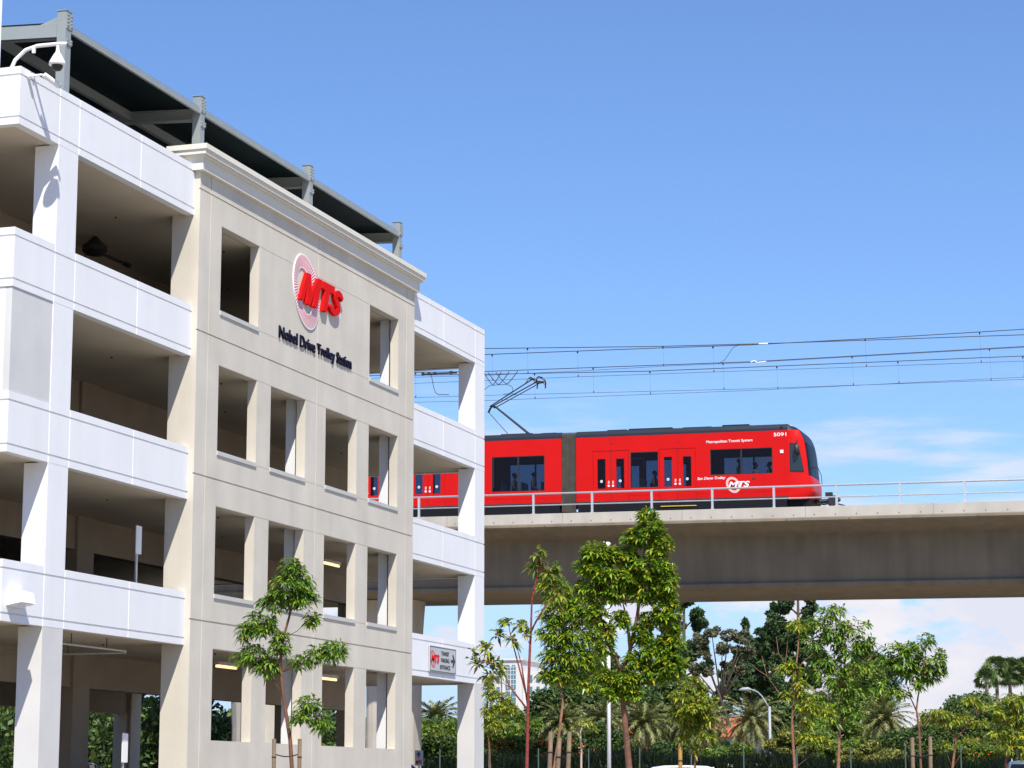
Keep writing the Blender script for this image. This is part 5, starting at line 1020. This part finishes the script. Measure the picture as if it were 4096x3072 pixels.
# low bushes and mid trees under the viaduct
G_ = 'bushes and shrubs behind the fence'
def bush(lab, dx, dy, h, ru, rz_, m, size=0.085, dens=95, flowers=None, name='bush', extra=()):
    """dx: across the view per metre of distance, dy: height of the crown centre above the eye"""
    b = Hd*h + Rt3*dx; bl = [(u, 0, dy+z-GZ, ru*s, ru*s*0.8, rz_*s) for u, z, s in ((0, 0, 1),) + tuple(extra)]
    if dy-rz_ > 0.0: bl.append((0, 0, (dy-rz_-GZ)*0.55, ru*0.9, ru*0.7, (dy-rz_-GZ)*0.6))
    return leafy(name, lab, 'tree' if name.endswith('tree') else 'bush', (b[0], b[1], GZ), bl, dens, size, m, flowers=flowers, group=None)
px = lambda D, h: (D-1106)*h/5078
pz = lambda D, h: (1701-D)*h/5175
for lab, D, y, h, ru, rz_, m, fl in (
  ('glossy green citrus bush with orange fruit behind the left side of the end palm', 915, 1590, 128, 1.3, 1.3, 'bushmid', (26, 0.055, 0.4)),
  ('green bush right of the end palm trunk in the garage opening', 972, 1592, 128, 1.2, 1.1, 'bushmid', None),
  ('dark bush under the garage opening between the two citrus bushes', 945, 1612, 124, 1.2, 0.9, 'bushdark', None),
  ('leafy green shrub just right of the garage corner', 1078, 1570, 132, 1.5, 1.2, 'bushmid', None),
  ('low shrub covered with orange flowers left of the curved pink trunk', 1138, 1600, 120, 1.5, 0.55, 'bushmid', (60, 0.075, 0.55)),
  ('low shrub with scattered orange flowers behind the grey stakes', 1212, 1604, 122, 1.0, 0.5, 'bushdark', (18, 0.07, 0.5)),
  ('tall dark bush left of the white pole', 1268, 1590, 134, 1.5, 1.2, 'bushdark', None),
  ('dark red-flecked bush just right of the white pole', 1335, 1600, 130, 1.1, 0.9, 'bushdark', (12, 0.06, 0.3)),
  ('round dark bush left of the golden stake', 1440, 1618, 124, 1.1, 0.8, 'bushdark', None),
  ('loose green shrub in front of the white house wall', 1545, 1622, 126, 1.0, 0.6, 'bushmid', None),
  ('small leafy shrub in front of the right part of the white house wall', 1600, 1618, 126, 0.9, 0.6, 'bushmid', None),
  ('yellow-speckled bush right of the curved street lamp', 1705, 1604, 128, 1.3, 0.85, 'bushyel', None),
  ('green bush behind the trunk of the airy tree', 1785, 1600, 126, 1.2, 0.8, 'bushmid', None),
  ('yellow-green sunlit bush between the airy tree and the broad tree', 1880, 1618, 122, 1.5, 0.75, 'bushyel', None),
  ('dark round bush left of the broad tree trunk', 1955, 1590, 140, 1.6, 1.3, 'bushdark', None),
  ('low green bush with orange blooms below the forked tree', 2075, 1606, 124, 1.6, 0.6, 'bushmid', (26, 0.07, 0.6)),
  ('dark bush at the right edge below the domed tree', 2180, 1610, 130, 1.6, 0.9, 'bushdark', None)):
    bush(lab, px(D, h), pz(y, h), h, ru, rz_, m, flowers=fl, extra=((-ru*0.7, -rz_*0.3, 0.7), (ru*0.7, -rz_*0.25, 0.7)))
for lab, D, y, h, ru, rz_, m in (
  ('dense dark tree behind the curved pink trunk', 1235, 1500, 190, 3.2, 2.6, 'bushdark'),
  ('tall dark tree directly behind the white pole', 1300, 1470, 200, 2.6, 3.2, 'bushdark'),
  ('broad dark tree behind the trunk of the large glossy tree', 1350, 1530, 195, 3.0, 2.2, 'bushdark'),
  ('dark tree right of the large glossy tree trunk', 1450, 1510, 210, 2.8, 2.0, 'bushdark'),
  ('green tree behind the left half of the red-roofed house', 1475, 1560, 185, 1.7, 1.3, 'bushdark'),
  ('round dark green tree right of the street lamp', 1700, 1550, 200, 2.6, 2.0, 'bushdark'),
  ('mid green spreading tree behind the airy green tree', 1850, 1470, 215, 2.8, 2.6, 'bushmid'),
  ('darker green tree right of the airy green tree', 1880, 1420, 220, 2.2, 1.8, 'bushdark'),
  ('mid green tree under the airy tree', 1795, 1570, 180, 2.2, 1.5, 'bushmid'),
  ('small pale green tree just right of the garage wall', 1105, 1545, 170, 1.6, 1.6, 'bushmid')):
    bush(lab, px(D, h), pz(y, h), h, ru, rz_, m, size=0.14, dens=80, name='background_tree', extra=((-ru*0.6, -rz_*0.4, 0.65), (ru*0.6, -rz_*0.35, 0.7), (0, -rz_*0.9, 0.8)))
mo = Hd*200 + Rt3*px(2110, 200)
leafy('domed_tree', 'huge dome-shaped dark green tree filling the lower right', 'tree', (mo[0], mo[1], GZ),
  [(0.5, 0, 6.4, 4.6, 4, 3.1), (-3.0, 0, 5.2, 3.0, 3, 2.4), (4.5, 0, 6.1, 3.6, 3, 3.0), (-4.2, -0.5, 4.0, 2.0, 2, 1.8), (1, -1, 4.2, 5.0, 3, 2.4), (6.5, 0, 5.4, 3.2, 3, 2.8), (-1.5, 0.2, 6.4, 3.0, 3, 2.3)], 95, 0.125, 'mound', tr=0.4, lump=0.26, nlump=44)
# palms
def palm_mesh(seed, m='frond', n=64, R_=3.3, th=0.36, ht=6.5, rise=(0.0, 1.35)):
    r_ = np.random.default_rng(seed); V_, F_, b = [], [], 0
    for i in range(n):
        a = i*2.39996; e = rise[0] + (rise[1]-rise[0])*((i+0.5)/n); L_ = R_*r_.uniform(0.85, 1.1)
        h = np.array([math.cos(a), math.sin(a), 0]); side = np.array([-math.sin(a), math.cos(a), 0]); K = 16; p = np.array([0, 0, ht]); pts = [p]; ang = e
        for k in range(K): ang -= (0.75+0.5*math.cos(e))/K*1.25; p = p + (h*math.cos(ang) + np.array([0, 0, math.sin(ang)]))*L_/K; pts.append(p)
        for k in range(3, K+1):
            t = k/K; ll = 0.55*math.sin(math.pi*min(t*0.92+0.06, 1))**0.6; d = unit(pts[k]-pts[k-1])
            for s in (-1, 1):
                for q in (0.0, 0.5):
                    o = pts[k-1] + (pts[k]-pts[k-1])*q; tip = o + side*s*ll*0.62 + d*ll*0.72 + np.array([0, 0, -0.10+0.16*r_.uniform(-1, 1)]) ; w = d*0.055
                    V_ += [o-w, o+w, tip]; F_.append((b, b+1, b+2)); b += 3
        for k in range(K):
            w = side*0.03; V_ += [pts[k]-w, pts[k]+w, pts[k+1]+w*0.6, pts[k+1]-w*0.6]; F_.append((b, b+1, b+2, b+3)); b += 4
    return V_, F_
def palm(lab, D, y, h, sc, rz):
    global proto
    h *= 0.72; sc *= 0.74; b = Hd*h + Rt3*px(D, h); cz = pz(y, h)-GZ
    t = thing('date_palm', lab, 'palm tree', (b[0], b[1], GZ), rz, 'date palms behind the fence')
    V_, F_ = palm_mesh(int(D), ht=cz, R_=3.3*sc, rise=(-0.35, 1.45))
    me = bpy.data.meshes.new('crown'); me.from_pydata([tuple(v) for v in V_], [], F_); me.materials.append(M['frond']); link('crown', me, t)
    m = MB(); pts = []; nseg = 26
    prof = []
    for i in range(nseg+1): z = -0.1 + (cz+0.15)*i/nseg; r0 = (0.36+0.05*(i % 2))*0.75 + (0.14 if i > nseg-5 else 0); prof.append((r0, z))
    m.lathe(prof, (0, 0, 0), 10); m.build('trunk', 'palmbark', t)
for a in (('date palm framed by the last ground-floor opening of the garage', 943, 1548, 235, 1.0, 0.3), ('date palm just right of the garage corner', 1080, 1562, 240, 0.95, 1.0), ('date palm behind the curved pink trunk', 1214, 1556, 240, 1.0, 2.0),
  ('date palm behind the white pole', 1300, 1552, 250, 1.0, 2.6), ('date palm right of the large glossy tree trunk', 1388, 1556, 240, 1.0, 0.7), ('date palm left of the golden-lit twin palm trunks', 1480, 1552, 245, 0.9, 3.0), ('date palm right behind the short yellow-green tree', 1510, 1556, 240, 1.0, 4.0),
  ('full date palm beside the curved street lamp', 1618, 1550, 236, 1.12, 5.0), ('date palm behind the broad green tree', 1903, 1548, 240, 1.0, 1.4), ('dim date palm behind the yellow tree', 1760, 1520, 260, 1.0, 0.2)): palm(*a)
def fanpalm(lab, D, y, h, sc):
    b = Hd*h + Rt3*px(D, h); cz = pz(y, h)-GZ; t = thing('fan_palm', lab, 'palm tree', (b[0], b[1], GZ), D, 'fan palms above the domed tree')
    V_, F_ = [], []; k0 = 0; n = 34
    for i in range(n):
        a = i*2.39996; e = -0.7 + 2.1*((i+0.5)/n); hh = np.array([math.cos(a)*math.cos(e), math.sin(a)*math.cos(e), math.sin(e)]); c = np.array([0, 0, cz]) + hh*0.95*sc
        sd = unit(np.cross(hh, np.array([0, 0, 1.0]))); up = np.cross(sd, hh); q_ = rng.uniform(-1.3, 1.3); sd = sd*math.cos(q_) + up*math.sin(q_)
        V_ += [np.array([0, 0, cz])-sd*0.02, np.array([0, 0, cz])+sd*0.02, c+sd*0.02, c-sd*0.02]; F_.append((k0, k0+1, k0+2, k0+3)); k0 += 4
        for j in range(15):
            t_ = -1.35 + 2.7*j/14; d = hh*math.cos(t_) + sd*math.sin(t_); tip = c + d*0.95*sc*rng.uniform(0.85, 1.1) + np.array([0, 0, -0.22*sc]); w = (sd*math.cos(t_)-hh*math.sin(t_))*0.085*sc
            mid = c + d*0.55*sc; V_ += [c, mid-w, tip, mid+w]; F_.append((k0, k0+1, k0+2, k0+3)); k0 += 4
    me = bpy.data.meshes.new('crown'); me.from_pydata([tuple(v) for v in V_], [], F_); me.materials.append(M['fan']); link('crown', me, t)
    MB().tube([(0, 0, -0.1), (0, 0, cz)], [0.3, 0.18], 8).build('trunk', 'palmbark', t)
for a in (('lowest fan palm at the left of the fan palm row', 2124, 1458, 260, 0.85), ('tall fan palm second from the left in the row', 2146, 1438, 262, 1.05), ('fan palm third from the left in the row', 2174, 1444, 264, 1.15), ('fan palm at the right edge of the photo', 2207, 1442, 266, 1.1), ('small fan palm seen in the last ground-floor garage opening', 981, 1560, 250, 0.6)): fanpalm(*a)
WORLDB = True
# hedge and far belt (masses nobody could count)
def mass(name, lab, cat_, x0, x1, y0, y1, z0, zf, n, size, m, upright=False):
    P = np.stack([rng.uniform(x0, x1, n), rng.uniform(y0, y1, n), rng.uniform(0, 1, n)], 1); top = zf(P[:, 0], P[:, 1]); P[:, 2] = z0 + (top-z0)*np.sqrt(P[:, 2])
    if upright:
        a = unit(rng.normal(0, 1, (n, 3))*np.array([0.35, 0.35, 0]) + np.array([0, 0, 1.0])); b = unit(np.cross(a, rng.normal(0, 1, (n, 3)))); s = (size*rng.uniform(0.6, 1.3, n))[:, None]
        v = np.stack([P-a*s-b*s*0.07, P-a*s+b*s*0.07, P+a*s], 1).reshape(-1, 3); f = np.arange(n)[:, None]*3 + [0, 1, 2]
    else: v, f = tufts(P, size)
    o = npmesh(name, v, f, m); tag(o, lab, cat_, kind='stuff'); return o
mass('hedge', 'long dark band of tall grass and hedge behind the fence', 'hedge', 105.5, 109.5, -35, 62, GZ, lambda x, y: 1.68 + 0.16*np.sin(y*0.9) + 0.22*np.sin(y*0.23+1) + 0.1*np.sin(y*3.1), 52000, 0.33, 'hedge', True)
MB().box(107, 108.5, -36, 62, GZ-0.1, 1.15).build('hedge_core', 'hedge', None)['kind'] = 'stuff'
tag(bpy.data.objects['hedge_core'], 'dense dark inside of the long hedge', 'hedge')
mass('distant_trees', 'far belt of dark green trees on the horizon', 'woodland', 285, 300, -60, 190, GZ, lambda x, y: 6.6 + 1.2*np.sin(y*0.21) + 0.9*np.sin(y*0.57+2) + 0.5*np.sin(y*1.7), 60000, 0.62, 'bushdark')
mass('bank_shrubs', 'tall grass and shrubs growing on the bank behind the garage', 'shrubs', 88, 240, 52, 58, GZ, lambda x, y: 4.3  + 0.45*np.sin(x*0.31) + 0.3*np.sin(x*1.1), 110000, 0.17, 'bushdark')
WORLDB = False
young_tree(((118.5, 50.5), [(0, 0), (0.05, 1.2), (0.1, 2.2), (0.0, 3.2)], [], [(0, 3.1, 0.8, 0.4), (-0.7, 2.7, 0.6, 0.3), (0.7, 2.9, 0.6, 0.3), (0.1, 2.5, 0.5, 0.3)]), 'small yellow-leaved tree on the bank seen through the ground floor of the garage', 'leafY', 'barkpink', 0.09, 0.22, 0.06, 0.6, None)
WORLDB = True
# ---------------------------------------------------------------- far buildings
ho = thing('house', 'low white house with a red tiled roof behind the palms', 'house', (224, 54, GZ))
MB().box(223.4, 233, 47.5, 60.8, GZ, 5.3).build('wall', 'housewall', ho)
m = MB(); m.add([(222.3, 46.6, 5.25), (222.3, 61.7, 5.25), (234.3, 61.7, 5.25), (234.3, 46.6, 5.25), (228, 49.5, 7.3), (228, 58.8, 7.3)], [(0, 1, 5, 4), (1, 2, 5), (2, 3, 4, 5), (3, 0, 4), (0, 3, 2, 1)])
rf = m.build('roof', 'roof', ho)
m = MB()
for y in np.arange(46.8, 61.6, 0.33):
    t = min(1, max(0, min((y-46.6)/2.9, (61.7-y)/2.9))); zt = 5.25+2.05*t; xt = 222.3+5.7*t
    if t > 0.05: m.tube([(222.25, y, 5.30), (xt, y, zt+0.03)], 0.07, 5)
m.build('tile_rows', 'roof', rf)
for y in (49.5, 53.5, 57.5):
    w = MB().box(223.36, 223.5, y-0.6, y+0.6, 2.3, 4.0).build('window', 'frame', ho); MB().box(223.33, 223.37, y-0.5, y+0.5, 2.4, 3.9).build('pane', 'towerglass', w)
h2 = thing('house', 'small red-roofed house seen through the last ground-floor garage opening', 'house', (207, 73.5, GZ))
MB().box(207.5, 213, 71.8, 75.5, GZ, 5.0).build('wall', 'housewall', h2)
m = MB(); m.add([(206.9, 71.2, 4.95), (206.9, 76.1, 4.95), (213.6, 76.1, 4.95), (213.6, 71.2, 4.95), (210.2, 73.0, 6.4), (210.2, 74.3, 6.4)], [(0, 1, 5, 4), (1, 2, 5), (2, 3, 4, 5), (3, 0, 4), (0, 3, 2, 1)]); m.build('roof', 'roof', h2)
tb = thing('tower_building', 'distant white tower with tall twin arched windows', 'building', (380, 124, GZ))
MB().box(380.5, 400, 118, 129.5, GZ, 20.2).build('wall', 'towerwall', tb)
MB().box(379.6, 392, 122.9, 126.4, GZ, 22.0).build('wall', 'towerwall', tb); MB().box(379.3, 392.3, 122.6, 126.7, 22.0, 22.35).build('cornice', 'towerwall', tb)
for yc in (125.35, 124.35):
    m = MB(); m.prism([(yc-0.38, 17.2), (yc+0.38, 17.2)] + [(yc+0.38*math.cos(a), 20.9+0.38*math.sin(a)) for a in np.linspace(0, math.pi, 10)], lambda p, q, t: (t, p, q), 379.45, 379.62); w = m.build('window', 'towerglass', tb)
    m = MB()
    for z in (17.9, 18.7, 19.5, 20.2, 20.8): m.box(379.38, 379.46, yc-0.38, yc+0.38, z, z+0.12)
    m.box(379.38, 379.455, yc-0.03, yc+0.03, 17.2, 21.2); m.build('frame', 'towerwall', w)
    for z0 in (12.2, 14.8):
        w = MB().box(379.45, 379.62, yc-0.38, yc+0.38, z0, z0+2.0).build('window', 'towerglass', tb); MB().box(379.38, 379.46, yc-0.38, yc+0.38, z0+0.95, z0+1.07).build('frame', 'towerwall', w)
for y in (119.0, 120.3, 121.6, 127.4, 128.6):
    for z0 in (9.0, 11.5, 14.0, 16.5, 18.4): MB().box(380.36, 380.6, y-0.28, y+0.28, z0, z0+1.1).build('window', 'towerglass', tb)
ob = thing('office_building', 'sliver of a teal glass office block behind the large glossy tree', 'building', (340, 90, GZ))
MB().box(340, 352, 84.0, 92.0, GZ, 15.5).build('wall', 'teal', ob); MB().box(339.7, 352.3, 83.7, 92.3, 15.5, 16.0).build('parapet', 'housewall', ob)
m = MB()
for z in (3, 6, 9, 12, 14.4): m.box(339.88, 340, 84, 92, z, z+0.35)
m.build('spandrel_band', 'towerwall', ob)
